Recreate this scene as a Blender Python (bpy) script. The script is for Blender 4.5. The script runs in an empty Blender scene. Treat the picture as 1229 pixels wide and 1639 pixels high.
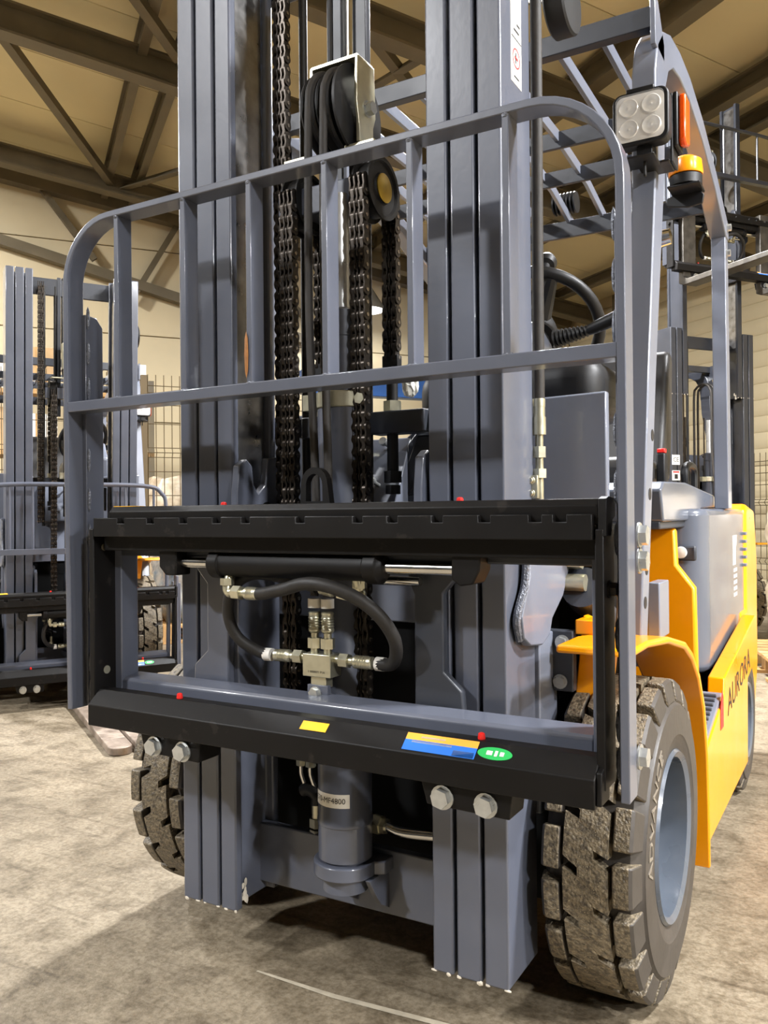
import bpy, math, random
from mathutils import Vector, Matrix
random.seed(7)
V = Vector
S = bpy.context.scene
COL = S.collection

# ------------------------------------------------------------------ camera
FPX, YAW, PIT, ROL = 1343.17, -.5225, .0032, -.0091
CAM = V((.9599, -1.2642, .9907))
_f = V((math.sin(YAW)*math.cos(PIT), math.cos(YAW)*math.cos(PIT), math.sin(PIT)))
_r = _f.cross(V((0, 0, 1))).normalized(); _u = _r.cross(_f)
_r, _u = math.cos(ROL)*_r + math.sin(ROL)*_u, -math.sin(ROL)*_r + math.cos(ROL)*_u
cd = bpy.data.cameras.new('camera'); cam = bpy.data.objects.new('camera', cd); COL.objects.link(cam)
cd.sensor_fit = 'HORIZONTAL'; cd.sensor_width = 36; cd.lens = 36*FPX/1229; cd.clip_start = .02
m = Matrix((_r, _u, -_f)).transposed().to_4x4(); m.translation = CAM
cam.matrix_world = m
S.camera = cam

# ------------------------------------------------------------------ world and exposure
w = bpy.data.worlds.new('hall_ambience'); S.world = w; w.use_nodes = True
w.node_tree.nodes['Background'].inputs[0].default_value = (1.0, .96, .90, 1)
w.node_tree.nodes['Background'].inputs[1].default_value = .10
S.view_settings.view_transform = 'Standard'; S.view_settings.look = 'None'
S.view_settings.gamma = 1; S.view_settings.use_curve_mapping = False
S.view_settings.exposure = -.55
S.cycles.max_bounces = 5; S.cycles.diffuse_bounces = 3; S.cycles.glossy_bounces = 3; S.cycles.transmission_bounces = 4
S.cycles.caustics_reflective = False; S.cycles.caustics_refractive = False; S.cycles.use_adaptive_sampling = True; S.cycles.adaptive_threshold = .06; S.cycles.adaptive_min_samples = 14
LAMP_W = 1000

# ------------------------------------------------------------------ materials
def srgb(r, g, b):
    f = lambda c: (c/255/12.92) if c/255 <= .04045 else ((c/255+.055)/1.055)**2.4
    return (f(r), f(g), f(b), 1)
MATS = {}
def mat(name, col, rough=.5, metal=0, var=.0, scale=20, bump=0, bscale=80, col2=None, spec=.5, coat=0, emit=0, trans=0, detail=3, wear=0, wearcol=None, ior=1.45):
    mt = bpy.data.materials.new(name); mt.use_nodes = True
    nt = mt.node_tree; b = nt.nodes['Principled BSDF']; L = nt.links.new
    b.inputs['Base Color'].default_value = col; b.inputs['Roughness'].default_value = rough
    b.inputs['Metallic'].default_value = metal; b.inputs['Specular IOR Level'].default_value = spec
    b.inputs['IOR'].default_value = ior
    if coat: b.inputs['Coat Weight'].default_value = coat; b.inputs['Coat Roughness'].default_value = .1
    if trans: b.inputs['Transmission Weight'].default_value = trans
    if emit: b.inputs['Emission Color'].default_value = col; b.inputs['Emission Strength'].default_value = emit
    tc = nt.nodes.new('ShaderNodeTexCoord')
    if var or col2:
        n = nt.nodes.new('ShaderNodeTexNoise'); n.inputs['Scale'].default_value = scale; n.inputs['Detail'].default_value = detail
        L(tc.outputs['Object'], n.inputs['Vector'])
        r = nt.nodes.new('ShaderNodeValToRGB'); r.color_ramp.elements[0].position = .35; r.color_ramp.elements[1].position = .68
        c2 = col2 or tuple(min(1, c*(1+var)) for c in col[:3])+(1,)
        c1 = col if col2 else tuple(c*(1-var) for c in col[:3])+(1,)
        r.color_ramp.elements[0].color = c1; r.color_ramp.elements[1].color = c2
        L(n.outputs['Fac'], r.inputs[0]); out = r.outputs[0]
        if wear:
            n3 = nt.nodes.new('ShaderNodeTexNoise'); n3.inputs['Scale'].default_value = scale*2.3; n3.inputs['Detail'].default_value = 4; n3.inputs['Roughness'].default_value = .7
            L(tc.outputs['Object'], n3.inputs['Vector'])
            r3 = nt.nodes.new('ShaderNodeValToRGB'); r3.color_ramp.elements[0].position = .62; r3.color_ramp.elements[1].position = .66
            L(n3.outputs['Fac'], r3.inputs[0])
            mx = nt.nodes.new('ShaderNodeMix'); mx.data_type = 'RGBA'
            ml = nt.nodes.new('ShaderNodeMath'); ml.operation = 'MULTIPLY'; ml.inputs[1].default_value = wear
            L(r3.outputs[0], ml.inputs[0]); L(ml.outputs[0], mx.inputs[0]); L(out, mx.inputs[6]); mx.inputs[7].default_value = wearcol
            out = mx.outputs[2]
        L(out, b.inputs['Base Color'])
        rr = nt.nodes.new('ShaderNodeMapRange'); rr.inputs[3].default_value = max(.02, rough-.1); rr.inputs[4].default_value = min(1, rough+.12)
        L(n.outputs['Fac'], rr.inputs[0]); L(rr.outputs[0], b.inputs['Roughness'])
    if bump:
        n2 = nt.nodes.new('ShaderNodeTexNoise'); n2.inputs['Scale'].default_value = bscale; n2.inputs['Detail'].default_value = 3
        L(tc.outputs['Object'], n2.inputs['Vector'])
        bp = nt.nodes.new('ShaderNodeBump'); bp.inputs['Strength'].default_value = bump; bp.inputs['Distance'].default_value = .004
        L(n2.outputs['Fac'], bp.inputs['Height']); L(bp.outputs[0], b.inputs['Normal'])
    MATS[name] = mt
    return mt
mat('grey_paint', srgb(86, 90, 102), .36, 0, .07, 5, .05, 60, coat=.5)
mat('dark_grey_paint', srgb(54, 57, 64), .4, 0, .08, 6, .05, 60)
mat('night_paint', srgb(44, 46, 52), .35, 0, .1, 6, coat=.2)
mat('panel_grey', srgb(112, 117, 130), .33, 0, .05, 4, .02, 50, coat=.5)
mat('cover_grey', srgb(92, 97, 108), .2, 0, .05, 3, coat=.4)
mat('black_paint', srgb(13, 11, 10), .5, 0, .15, 8, .08, 40, spec=.28, wear=.12, wearcol=srgb(80, 74, 68))
mat('black_plastic', srgb(20, 20, 22), .5, 0, .1, 12)
mat('seat_vinyl', srgb(48, 47, 47), .42, 0, .1, 12, .1, 200)
mat('yellow_paint', srgb(240, 152, 0), .3, 0, .03, 5, .02, 50, coat=.3)
mat('chrome', srgb(205, 203, 198), .16, 1, .05, 30)
mat('satin_rod', srgb(190, 190, 188), .3, .55, .05, 30)
mat('worn_steel', srgb(150, 148, 146), .3, 1, .2, 25)
mat('zinc', srgb(200, 196, 172), .33, .85, .1, 30, .05, 90)
mat('bolt', srgb(196, 198, 196), .3, .8, .08, 60)
mat('brass', srgb(150, 124, 48), .35, .9, .1, 40)
mat('chain_steel', srgb(62, 56, 50), .33, .75, .25, 60)
mat('pin_steel', srgb(150, 140, 128), .25, .9, .15, 60)
mat('hose_rubber', srgb(34, 32, 30), .55, 0, .15, 40, .15, 140)
mat('hose_wrap', srgb(42, 38, 34), .66, 0, .25, 30, .2, 60)
mat('tyre_tread', srgb(74, 66, 54), .5, 0, 0, 110, 1.0, 190, col2=srgb(132, 119, 96), spec=.6, wear=.6, wearcol=srgb(205, 190, 158))
mat('tyre_rubber', srgb(64, 59, 54), .5, 0, .16, 14, .15, 60)
mat('tyre_groove', srgb(38, 34, 30), .7, 0, .2, 20)
mat('letter_rubber', srgb(126, 118, 106), .5)
mat('rim_grey', srgb(80, 87, 97), .28, 0, .08, 9, coat=.3)
mat('void_black', srgb(10, 10, 10), .7, spec=.2)
mat('label_white', srgb(225, 222, 214), .5)
mat('ink_black', srgb(30, 28, 28), .6)
mat('ink_red', srgb(190, 60, 60), .6)
mat('sticker_yellow', srgb(240, 180, 30), .5)
mat('sticker_blue', srgb(40, 110, 205), .45)
mat('sticker_orange', srgb(240, 165, 60), .45)
mat('sticker_green', srgb(40, 175, 85), .45)
mat('red_plastic', srgb(225, 40, 35), .4)
mat('orange_lens', srgb(255, 84, 6), .22, 0, .12, 60, coat=.4)
mat('amber_lens', srgb(255, 150, 15), .25, coat=.4)
mat('lamp_reflector', srgb(235, 232, 226), .2, .35, .06, 60)
mat('lamp_lens', srgb(250, 250, 250), .05, 0, 0, 1, .12, 120); MATS['lamp_lens'].node_tree.nodes['Principled BSDF'].inputs['Alpha'].default_value = .12
mat('clear_film', srgb(225, 224, 215), .2, 0, .15, 40, 1.0, 30, spec=.8)
mat('weld', srgb(110, 114, 124), .3, .3, .3, 120, .8, 200)
mat('wall_panel', srgb(190, 175, 142), .55, 0, .05, 1.5)
mat('ceiling_panel', srgb(206, 191, 150), .55, 0, .07, .9)
mat('beam_paint', srgb(92, 82, 62), .55, 0, .15, 3, .05, 30)
mat('blue_paint', srgb(42, 86, 150), .4, 0, .1, 4)
mat('wire', srgb(88, 74, 50), .5, .4)
mat('wood', srgb(168, 132, 84), .7, 0, .2, 12, .2, 30)
mat('carton', srgb(170, 140, 100), .7, 0, .1, 6)
mat('wrap', srgb(150, 132, 108), .22, 0, 0, 9, .8, 14, col2=srgb(196, 184, 160), spec=.7)
mat('wrap_blue', srgb(90, 110, 125), .22, 0, 0, 11, .8, 14, col2=srgb(170, 172, 165), spec=.7)
mat('lamp_glow', (1, .95, .85, 1), .5, emit=14)
mat('lamp_housing', srgb(120, 118, 112), .4, .3)
mat('fork_steel', srgb(120, 106, 94), .5, .3, 0, 18, .5, 60, col2=srgb(165, 150, 136))
mat('light_streak_tone', srgb(172, 162, 142), .7, 0, .12, 40)  # pale colour standing in for the streak of light on the floor
mat('worn_black', srgb(70, 66, 60), .4, .3, .3, 20)
mat('rust', srgb(150, 100, 50), .6, 0, .2, 60)
mat('bare_chip', srgb(214, 206, 190), .6, 0, .15, 60)

def floor_material():
    mt = bpy.data.materials.new('concrete'); mt.use_nodes = True; nt = mt.node_tree; L = nt.links.new
    b = nt.nodes['Principled BSDF']; tc = nt.nodes.new('ShaderNodeTexCoord')
    def noise(sc, det=6, rough=.6, dist=0, vec=None):
        n = nt.nodes.new('ShaderNodeTexNoise'); n.inputs['Scale'].default_value = sc; n.inputs['Detail'].default_value = det
        n.inputs['Roughness'].default_value = rough; n.inputs['Distortion'].default_value = dist
        L(vec or tc.outputs['Object'], n.inputs['Vector']); return n
    def ramp(inp, stops):
        r = nt.nodes.new('ShaderNodeValToRGB'); e = r.color_ramp.elements
        while len(e) < len(stops): e.new(.5)
        for k, (p, c) in zip(e, stops): k.position = p; k.color = c
        L(inp, r.inputs[0]); return r
    def mix(f, a, c, mode='MIX'):
        x = nt.nodes.new('ShaderNodeMix'); x.data_type = 'RGBA'; x.blend_type = mode
        if isinstance(f, (int, float)): x.inputs[0].default_value = f
        else: L(f, x.inputs[0])
        for s, i in ((a, 6), (c, 7)):
            if isinstance(s, tuple): x.inputs[i].default_value = s
            else: L(s, x.inputs[i])
        return x.outputs[2]
    base = ramp(noise(1.3, 5, .62).outputs['Fac'], [(.3, srgb(122, 111, 93)), (.52, srgb(142, 130, 110)), (.72, srgb(162, 150, 130))]).outputs[0]
    blot = ramp(noise(9, 5, .7, .4).outputs['Fac'], [(.36, srgb(128, 116, 96)), (.55, srgb(255, 255, 255))]).outputs[0]
    c = mix(.55, base, blot, 'MULTIPLY')
    fine = ramp(noise(70, 3, .75).outputs['Fac'], [(.38, srgb(150, 140, 120)), (.6, srgb(255, 255, 255))]).outputs[0]
    c = mix(.5, c, fine, 'MULTIPLY')
    # streaky tyre scuffs running across the slab
    mp = nt.nodes.new('ShaderNodeMapping'); mp.inputs['Rotation'].default_value = (0, 0, math.radians(-28)); mp.inputs['Scale'].default_value = (.8, 14, 1)
    L(tc.outputs['Object'], mp.inputs['Vector'])
    scuff = ramp(noise(1.6, 4, .7, 0, mp.outputs[0]).outputs['Fac'], [(.3, srgb(140, 128, 112)), (.44, srgb(255, 255, 255))]).outputs[0]
    c = mix(.55, c, scuff, 'MULTIPLY')
    L(c, b.inputs['Base Color'])
    b.inputs['Roughness'].default_value = .55; b.inputs['Specular IOR Level'].default_value = .35
    bp = nt.nodes.new('ShaderNodeBump'); bp.inputs['Strength'].default_value = .5; bp.inputs['Distance'].default_value = .006
    L(noise(28, 5, .7).outputs['Fac'], bp.inputs['Height']); L(bp.outputs[0], b.inputs['Normal'])
    MATS['concrete'] = mt
floor_material()

# ------------------------------------------------------------------ mesh builder
class MB:
    def __init__(s): s.v = []; s.f = []
    def add(s, vs, fs):
        o = len(s.v); s.v += [tuple(x) for x in vs]; s.f += [tuple(i+o for i in q) for q in fs]; return s
    def box(s, x0, x1, y0, y1, z0, z1):
        vs = [(x, y, z) for z in (z0, z1) for y in (y0, y1) for x in (x0, x1)]
        return s.add(vs, [(0, 2, 3, 1), (4, 5, 7, 6), (0, 1, 5, 4), (2, 6, 7, 3), (0, 4, 6, 2), (1, 3, 7, 5)])
    def prism(s, poly, axis, a0, a1):
        """poly of 2D points; axis 'x': (y,z), 'y': (x,z), 'z': (x,y)"""
        area = sum(p[0]*q[1]-q[0]*p[1] for p, q in zip(poly, poly[1:]+poly[:1]))
        if area < 0: poly = poly[::-1]
        def pt(p, a): return {'x': (a, p[0], p[1]), 'y': (p[0], a, p[1]), 'z': (p[0], p[1], a)}[axis]
        n = len(poly); lo, hi = (a0, a1) if a0 < a1 else (a1, a0)
        vs = [pt(p, lo) for p in poly]+[pt(p, hi) for p in poly]
        fs = [tuple(range(n-1, -1, -1)), tuple(range(n, 2*n))]+[(i, (i+1) % n, n+(i+1) % n, n+i) for i in range(n)]
        if axis == 'y': fs = [q[::-1] for q in fs]
        return s.add(vs, fs)
    def lathe(s, prof, o, ax, n=24, closed=False):
        """prof: list of (radius, distance along ax)"""
        o = V(o); ax = V(ax).normalized(); e = ax.orthogonal().normalized(); g = ax.cross(e); vs = []; fs = []
        for rr, t in prof:
            for k in range(n):
                a = 2*math.pi*k/n; vs.append(o+ax*t+(e*math.cos(a)+g*math.sin(a))*rr)
        for i in range(len(prof)-1):
            for k in range(n):
                k2 = (k+1) % n; fs.append((i*n+k, i*n+k2, (i+1)*n+k2, (i+1)*n+k))
        if not closed:
            fs.append(tuple(range(n-1, -1, -1))); q = (len(prof)-1)*n; fs.append(tuple(range(q, q+n)))
        else:
            q = (len(prof)-1)*n
            for k in range(n): k2 = (k+1) % n; fs.append((q+k, q+k2, k2, k))
        return s.add(vs, fs)
    def cyl(s, p0, p1, r, n=20, r1=None):
        p0, p1 = V(p0), V(p1); d = p1-p0
        return s.lathe([(r, 0), (r if r1 is None else r1, d.length)], p0, d, n)
    def hexa(s, p, d, r, h): return s.cyl(p, V(p)+V(d).normalized()*h, r, 6)
    def bolt(s, p, d, r=.013, h=.010):
        d = V(d).normalized(); s.cyl(p, V(p)+d*.003, r*1.25, 16); return s.hexa(V(p)+d*.003, d, r, h)
    def tube(s, pts, r, n=12, sub=8, caps=True):
        P = [V(p) for p in pts]
        if sub > 1 and len(P) > 2:
            Q = []; E = [P[0]*2-P[1]]+P+[P[-1]*2-P[-2]]
            for i in range(1, len(E)-2):
                a, b, c, d = E[i-1:i+3]
                for k in range(sub):
                    t = k/sub
                    Q.append(.5*((2*b)+(c-a)*t+(2*a-5*b+4*c-d)*t*t+(3*b-a-3*c+d)*t**3))
            Q.append(P[-1]); P = Q
        T = [(P[min(i+1, len(P)-1)]-P[max(i-1, 0)]).normalized() for i in range(len(P))]
        e = T[0].orthogonal().normalized(); vs = []; fs = []
        for i, p in enumerate(P):
            e = (e-T[i]*e.dot(T[i])).normalized(); g = T[i].cross(e)
            for k in range(n):
                a = 2*math.pi*k/n; vs.append(p+(e*math.cos(a)+g*math.sin(a))*r)
        for i in range(len(P)-1):
            for k in range(n):
                k2 = (k+1) % n; fs.append((i*n+k, i*n+k2, (i+1)*n+k2, (i+1)*n+k))
        if caps: fs.append(tuple(range(n-1, -1, -1))); q = (len(P)-1)*n; fs.append(tuple(range(q, q+n)))
        return s.add(vs, fs)
    def sweep(s, path, t, y0, y1):
        """flat bar of in-plane thickness t following a path of (x,z), from depth y0 to y1 (path = outer edge, inside to the right)"""
        P = [V(p) for p in path]; n = len(P); inn = []
        for i in range(n):
            a = (P[i]-P[i-1]).normalized() if i else (P[1]-P[0]).normalized()
            b = (P[i+1]-P[i]).normalized() if i < n-1 else a
            nn = V((a.y+b.y, -(a.x+b.x))).normalized()
            inn.append(P[i]+nn*t/max(.3, nn.dot(V((a.y, -a.x)))))
        vs = []; fs = []
        for i in range(n):
            vs += [(P[i].x, y0, P[i].y), (P[i].x, y1, P[i].y), (inn[i].x, y1, inn[i].y), (inn[i].x, y0, inn[i].y)]
        for i in range(n-1):
            for k in range(4):
                k2 = (k+1) % 4; fs.append((i*4+k, (i+1)*4+k, (i+1)*4+k2, i*4+k2))
        fs.append((0, 1, 2, 3)); q = (n-1)*4; fs.append((q+3, q+2, q+1, q))
        return s.add(vs, fs)
    def ball(s, c, r, n=16, sc=(1, 1, 1)):
        vs = []; fs = []; m = n//2
        for i in range(m+1):
            for k in range(n):
                a = math.pi*i/m; b = 2*math.pi*k/n
                vs.append((c[0]+r*sc[0]*math.sin(a)*math.cos(b), c[1]+r*sc[1]*math.sin(a)*math.sin(b), c[2]+r*sc[2]*math.cos(a)))
        for i in range(m):
            for k in range(n): k2 = (k+1) % n; fs.append((i*n+k, (i+1)*n+k, (i+1)*n+k2, i*n+k2))
        return s.add(vs, fs)
    def map(s, fn): s.v = [tuple(fn(V(p))) for p in s.v]; return s
    def mesh(s, name, smooth=True, ang=35):
        me = bpy.data.meshes.new(name); me.from_pydata(s.v, [], s.f); me.validate(); me.update()
        if smooth:
            me.shade_smooth(); me.set_sharp_from_angle(angle=math.radians(ang))
        return me
GRP = {}
def obj(name, me, mt, parent=None, bevel=0, seg=2):
    if mt and not me.materials: me.materials.append(MATS[mt])
    o = bpy.data.objects.new(name, me); COL.objects.link(o); o.parent = parent
    if bevel:
        b = o.modifiers.new('bevel', 'BEVEL'); b.width = bevel; b.segments = seg; b.limit_method = 'ANGLE'; b.angle_limit = math.radians(40)
    return o
CUR = [None]
def part(name, mb, mt, parent, bevel=0, label=None, smooth=True, ang=35, seg=2):
    o = obj(name, mb.mesh(name, smooth, ang), mt, parent, bevel, seg)
    if label: o['label'] = label
    if CUR[0]: GRP[o.name] = CUR[0]
    return o
def pieces(name, mbs, mt, parent, bevel=0, **k):
    for q in mbs: part(name, q, mt, parent, bevel, **k)
def empty(name, loc=(0, 0, 0), rz=0):
    o = bpy.data.objects.new(name, None); COL.objects.link(o); o.location = loc; o.rotation_euler = (0, 0, rz); o.empty_display_size = .2
    return o
def tag(o, label, cat, group=None, kind=None):
    o['label'] = label; o['category'] = cat
    if group: o['group'] = group
    if kind: o['kind'] = kind
    return o
def struct(o): o['kind'] = 'structure'; return o
def text_geo(txt, size, extrude=.0006):
    c = bpy.data.curves.new('lettering', 'FONT'); c.body = txt; c.size = size; c.extrude = extrude; c.align_x = 'CENTER'; c.align_y = 'CENTER'; c.resolution_u = 2
    o = bpy.data.objects.new('lettering', c); COL.objects.link(o)
    me = o.to_mesh(); mb = MB(); mb.add([tuple(v.co) for v in me.vertices], [tuple(p.vertices) for p in me.polygons]); o.to_mesh_clear()
    bpy.data.objects.remove(o); bpy.data.curves.remove(c)
    return mb

# ------------------------------------------------------------------ the hall (axes a: towards the gable wall, b: towards the eave wall)
A = V((-.802814, .59623, 0)); B = V((.59623, .802814, 0))
def H(a, b, z): p = CAM+A*a+B*b; return V((p.x, p.y, z))
ROOF0, SL = 5.3, .14
def roofz(b): return ROOF0-SL*b
def hall_rot(o, a, b, z=0):
    """local x along B, local y along A"""
    mm = Matrix((B, A, V((0, 0, 1)))).transposed().to_4x4(); mm = Matrix(((B.x, A.x, 0, 0), (B.y, A.y, 0, 0), (0, 0, 1, 0), (0, 0, 0, 1)))
    mm.translation = H(a, b, z); o.matrix_world = mm; return o

def build_hall():
    fl = MB(); fl.add([H(-16, -16, 0), H(-16, 10, 0), H(22, 10, 0), H(22, -16, 0)], [(0, 1, 2, 3)])
    fo = struct(part('floor', fl, 'concrete', None))
    # saw-cut joint and crack in the slab beside the truck
    cr = MB(); pts = [(1.02, 1.35), (1.30, 1.42), (1.62, 1.36), (2.0, 1.45), (2.5, 1.4)]
    for (x0, y0), (x1, y1) in zip(pts, pts[1:]): cr.add([(x0, y0-.008, .0015), (x1, y1-.008, .0015), (x1, y1+.008, .0015), (x0, y0+.008, .0015)], [(0, 1, 2, 3)])
    part('floor_crack', cr, 'tyre_groove', fo)
    st = MB().add([(-.20, .175, .0012), (0, .172, .0012), (.25, .195, .0012), (.25, .210, .0012), (0, .186, .0012), (-.20, .181, .0012)], [(0, 1, 4, 5), (1, 2, 3, 4)])  # streak of light falling between the rails, laid on the slab as a pale strip
    part('light_streak', st, 'light_streak_tone', fo)
    # gable wall, panels 1.1 m tall with recessed joints
    A1, B1, B0 = 11.0, 8.0, -12.0
    def wall_panel(x0, x1, z0, z1, y0=0, t=.05): return MB().box(x0, x1, y0, y0+t, z0, z1)
    g = MB().box(B0, B1+.1, .06, .14, 0, 7); gw = struct(hall_rot(part('wall_back', g, 'beam_paint', None), A1, 0))
    z = 0
    while z < 7:
        for k in range(4):
            b0 = B0+k*5; part('wall_panel', wall_panel(b0, b0+4.99, z, min(z+1.09, 7), 0), 'wall_panel', gw, .006)
        z += 1.1
    # eave wall: narrow horizontal profiled cladding
    e = MB().box(.06, .14, -14, 11.1, 0, 4.25); ew = struct(hall_rot(part('wall_right', e, 'beam_paint', None), 0, B1))
    z = 0; me1 = None
    while z < 4.2:
        mbx = MB().prism([(0.012, 0), (0.0, .02), (0.0, .17), (.012, .19), (.05, .19), (.05, 0)], 'y', -14, 11)
        if me1 is None: me1 = mbx.mesh('cladding_strip')
        o = obj('cladding_strip', me1, 'wall_panel', ew); o.location.z = z
        z += .192
    # roof of long sandwich panels that run along b
    c = MB(); c.add([V((b, a, roofz(b)+.16)) for b, a in ((B0, -14), (B1+.2, -14), (B1+.2, 12), (B0, 12))], [(0, 1, 2, 3), (3, 2, 1, 0)])
    ce = struct(hall_rot(part('ceiling', c, 'beam_paint', None), 0, 0)); me = None
    k = -8
    while k < 11.2:
        if me is None:
            mb = MB(); z0, z1 = roofz(B0), roofz(B1)
            mb.add([(B0, 0, z0), (B1, 0, z1), (B1, 1.08, z1), (B0, 1.08, z0), (B0, 0, z0+.1), (B1, 0, z1+.1), (B1, 1.08, z1+.1), (B0, 1.08, z0+.1)],
                   [(0, 3, 2, 1), (4, 5, 6, 7), (0, 1, 5, 4), (1, 2, 6, 5), (2, 3, 7, 6), (3, 0, 4, 7)])
            me = mb.mesh('roof_panel')
        o = obj('roof_panel', me, 'ceiling_panel', ce, .006); o.location.y = k; k += 1.09
    # steelwork
    n = [0]
    def beam(p, q, wd, ht, form='box'):
        n[0] += 1
        p, q = V(p), V(q); d = q-p; L = d.length; mb = MB()
        if form == 'I': mb.prism([(-wd/2, -ht/2), (wd/2, -ht/2), (wd/2, -ht/2+.02), (.01, -ht/2+.02), (.01, ht/2-.02), (wd/2, ht/2-.02), (wd/2, ht/2), (-wd/2, ht/2), (-wd/2, ht/2-.02), (-.01, ht/2-.02), (-.01, -ht/2+.02), (-wd/2, -ht/2+.02)], 'x', 0, L)
        elif form == 'L': mb.prism([(-wd/2, -ht/2), (wd/2, -ht/2), (wd/2, -ht/2+.015), (-wd/2+.015, -ht/2+.015), (-wd/2+.015, ht/2), (-wd/2, ht/2)], 'x', 0, L)
        else: mb.box(0, L, -wd/2, wd/2, -ht/2, ht/2)
        o = struct(part('trim_%d' % n[0], mb, 'beam_paint', None))
        x = d.normalized(); y = V((0, 0, 1)).cross(x).normalized(); zz = x.cross(y)
        mm = Matrix(((x.x, y.x, zz.x, p.x), (x.y, y.y, zz.y, p.y), (x.z, y.z, zz.z, p.z), (0, 0, 0, 1))); o.matrix_world = mm
        return o
    def R(a, b, off=.3): return H(a, b, roofz(b)-off)
    for a, off, ht in ((10.15, .32, .22), (7.33, .34, .26), (5.7, .34, .22), (2.6, .34, .26)): beam(R(a, -6, off), R(a, 7.9, off), .16, ht, 'I')
    for b, wd, ht in ((.98, .08, .24), (1.30, .08, .24), (4.32, .14, .22), (5.36, .12, .16), (5.82, .12, .16), (7.2, .1, .14)): beam(R(-6, b, .14), R(10.9, b, .14), wd, ht, 'I')
    for p, q in (((7.55, -.15), (10.2, 1.02)), ((9.2, 1.65), (10.2, 1.1)), ((6.3, .7), (7.1, 1.25)), ((5.7, 2.25), (6.35, 3.05)), ((5.75, 2.95), (6.7, 2.7)), ((7.33, 1.4), (10.15, 3.6)), ((7.33, 4.2), (10.15, 1.6))):
        beam(R(*p), R(*q), .08, .08, 'L')
    # framing on the gable wall
    ga = 10.88
    for (b0, z0), (b1, z1), t in (((-3, 4.95), (4.5, 3.15), .12), ((.05, 5.24), (.87, 4.16), .07), ((1.95, 4.85), (1.3, 3.7), .07), ((1.05, 5.1), (1.05, 4.05), .07), ((2.2, 4.9), (4.0, 3.3), .07), ((4.4, 0.2), (4.4, 4.6), .2), ((-3, 5.45), (7.9, 3.95), .16)):
        beam(H(ga, b0, z0), H(ga, b1, z1), t, t, 'box')
    for aa in (9.6, 4.6, 0): beam(H(aa, 7.88, 0), H(aa, 7.881, 4.1), .18, .18, 'I')
    # crane girder, blue
    gb = MB().box(-2.6, 0, -.1, .1, -.14, .14).box(-2.6, 0, -.16, .16, .14, .17)
    o = part('crane_girder', gb, 'blue_paint', None, .01); hall_rot(o, 10.2, 5.9, 2.68)
    tag(o, 'blue steel girder seen behind the mast chains', 'girder')
    # high-bay lamps hung under the roof
    lamps = [(10, 4.1, 3.62, 'round glowing lamp seen between the mast chains')]
    for a, b, lab in ((4.4, 3.0, 'high-bay lamp under the roof behind the yellow forklift'), (-.4, 3.4, 'high-bay lamp nearest to the right flank of the yellow forklift'),
                      (-4.0, 4.2, 'high-bay lamp second from the forklift in the row on its right'), (-5.4, 1.4, 'high-bay lamp in front and to the right of the yellow forklift'), (-8.4, 5.0, 'high-bay lamp at the far end of the row right of the forklift'),
                      (8.2, -2.4, 'high-bay lamp over the truck parked at left'), (5.5, -6.5, 'high-bay lamp in the row left of the viewer'), (1.2, -5.4, 'high-bay lamp in front and to the left of the yellow forklift')):
        lamps.append((a, b, None, lab))
    for a, b, z, lab in lamps:
        zz = (roofz(b)-.55) if z is None else z
        r = empty('ceiling_lamp', H(a, b, zz)); tag(r, lab, 'lamp', 'high-bay lamps')
        part('housing', MB().lathe([(.03, .42), (.05, .40), (.09, .3), (.2, .12), (.27, .02), (.27, 0), (.25, 0), (.25, .02)], (0, 0, 0), (0, 0, 1), 28), 'lamp_housing', r)
        part('diffuser', MB().cyl((0, 0, .005), (0, 0, .02), .245, 28), 'lamp_glow', r)
        part('cable', MB().cyl((0, 0, .4), (0, 0, max(.45, roofz(b)-zz)), .008, 8), 'black_plastic', r)
        ld = bpy.data.lights.new('lamp_light', 'AREA'); ld.shape = 'DISK'; ld.size = .5; ld.energy = LAMP_W*(1.0 if z is None else .1); ld.color = (.97, .98, 1.0)
        lo = bpy.data.objects.new('lamp_light', ld); COL.objects.link(lo); lo.parent = r; lo.location = (0, 0, -.005)
build_hall()

# ------------------------------------------------------------------ forklift parts
def arc(cx, cz, r, a0, a1, n=8):
    return [(cx+r*math.cos(math.radians(a0+(a1-a0)*i/n)), cz+r*math.sin(math.radians(a0+(a1-a0)*i/n))) for i in range(n+1)]
def fitting(parent, p, d, name='hose_fitting', L=.09, r=.0115, band=True):
    """crimped hose end: collar, hex nut, ribbed ferrule, all zinc; p at the port, d towards the hose"""
    p = V(p); d = V(d).normalized(); mb = MB()
    mb.cyl(p, p+d*.02, r*.75, 14); mb.hexa(p+d*.012, d, r*1.25, .02); mb.cyl(p+d*.03, p+d*.045, r*.7, 14)
    prof = [(r*.8, .042), (r*1.12, .046)]
    for k in range(5): t = .05+k*(L-.055)/5; prof += [(r*1.15, t), (r*1.02, t+.003)]
    prof += [(r*1.1, L), (r*.9, L+.002)]
    mb.lathe(prof, p, d, 16)
    o = part(name, mb, 'zinc', parent)
    if band:
        part('label_band', MB().cyl(p+d*(L+.010), p+d*(L+.028), r*1.17, 16), 'label_white', o)
    return o
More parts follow.
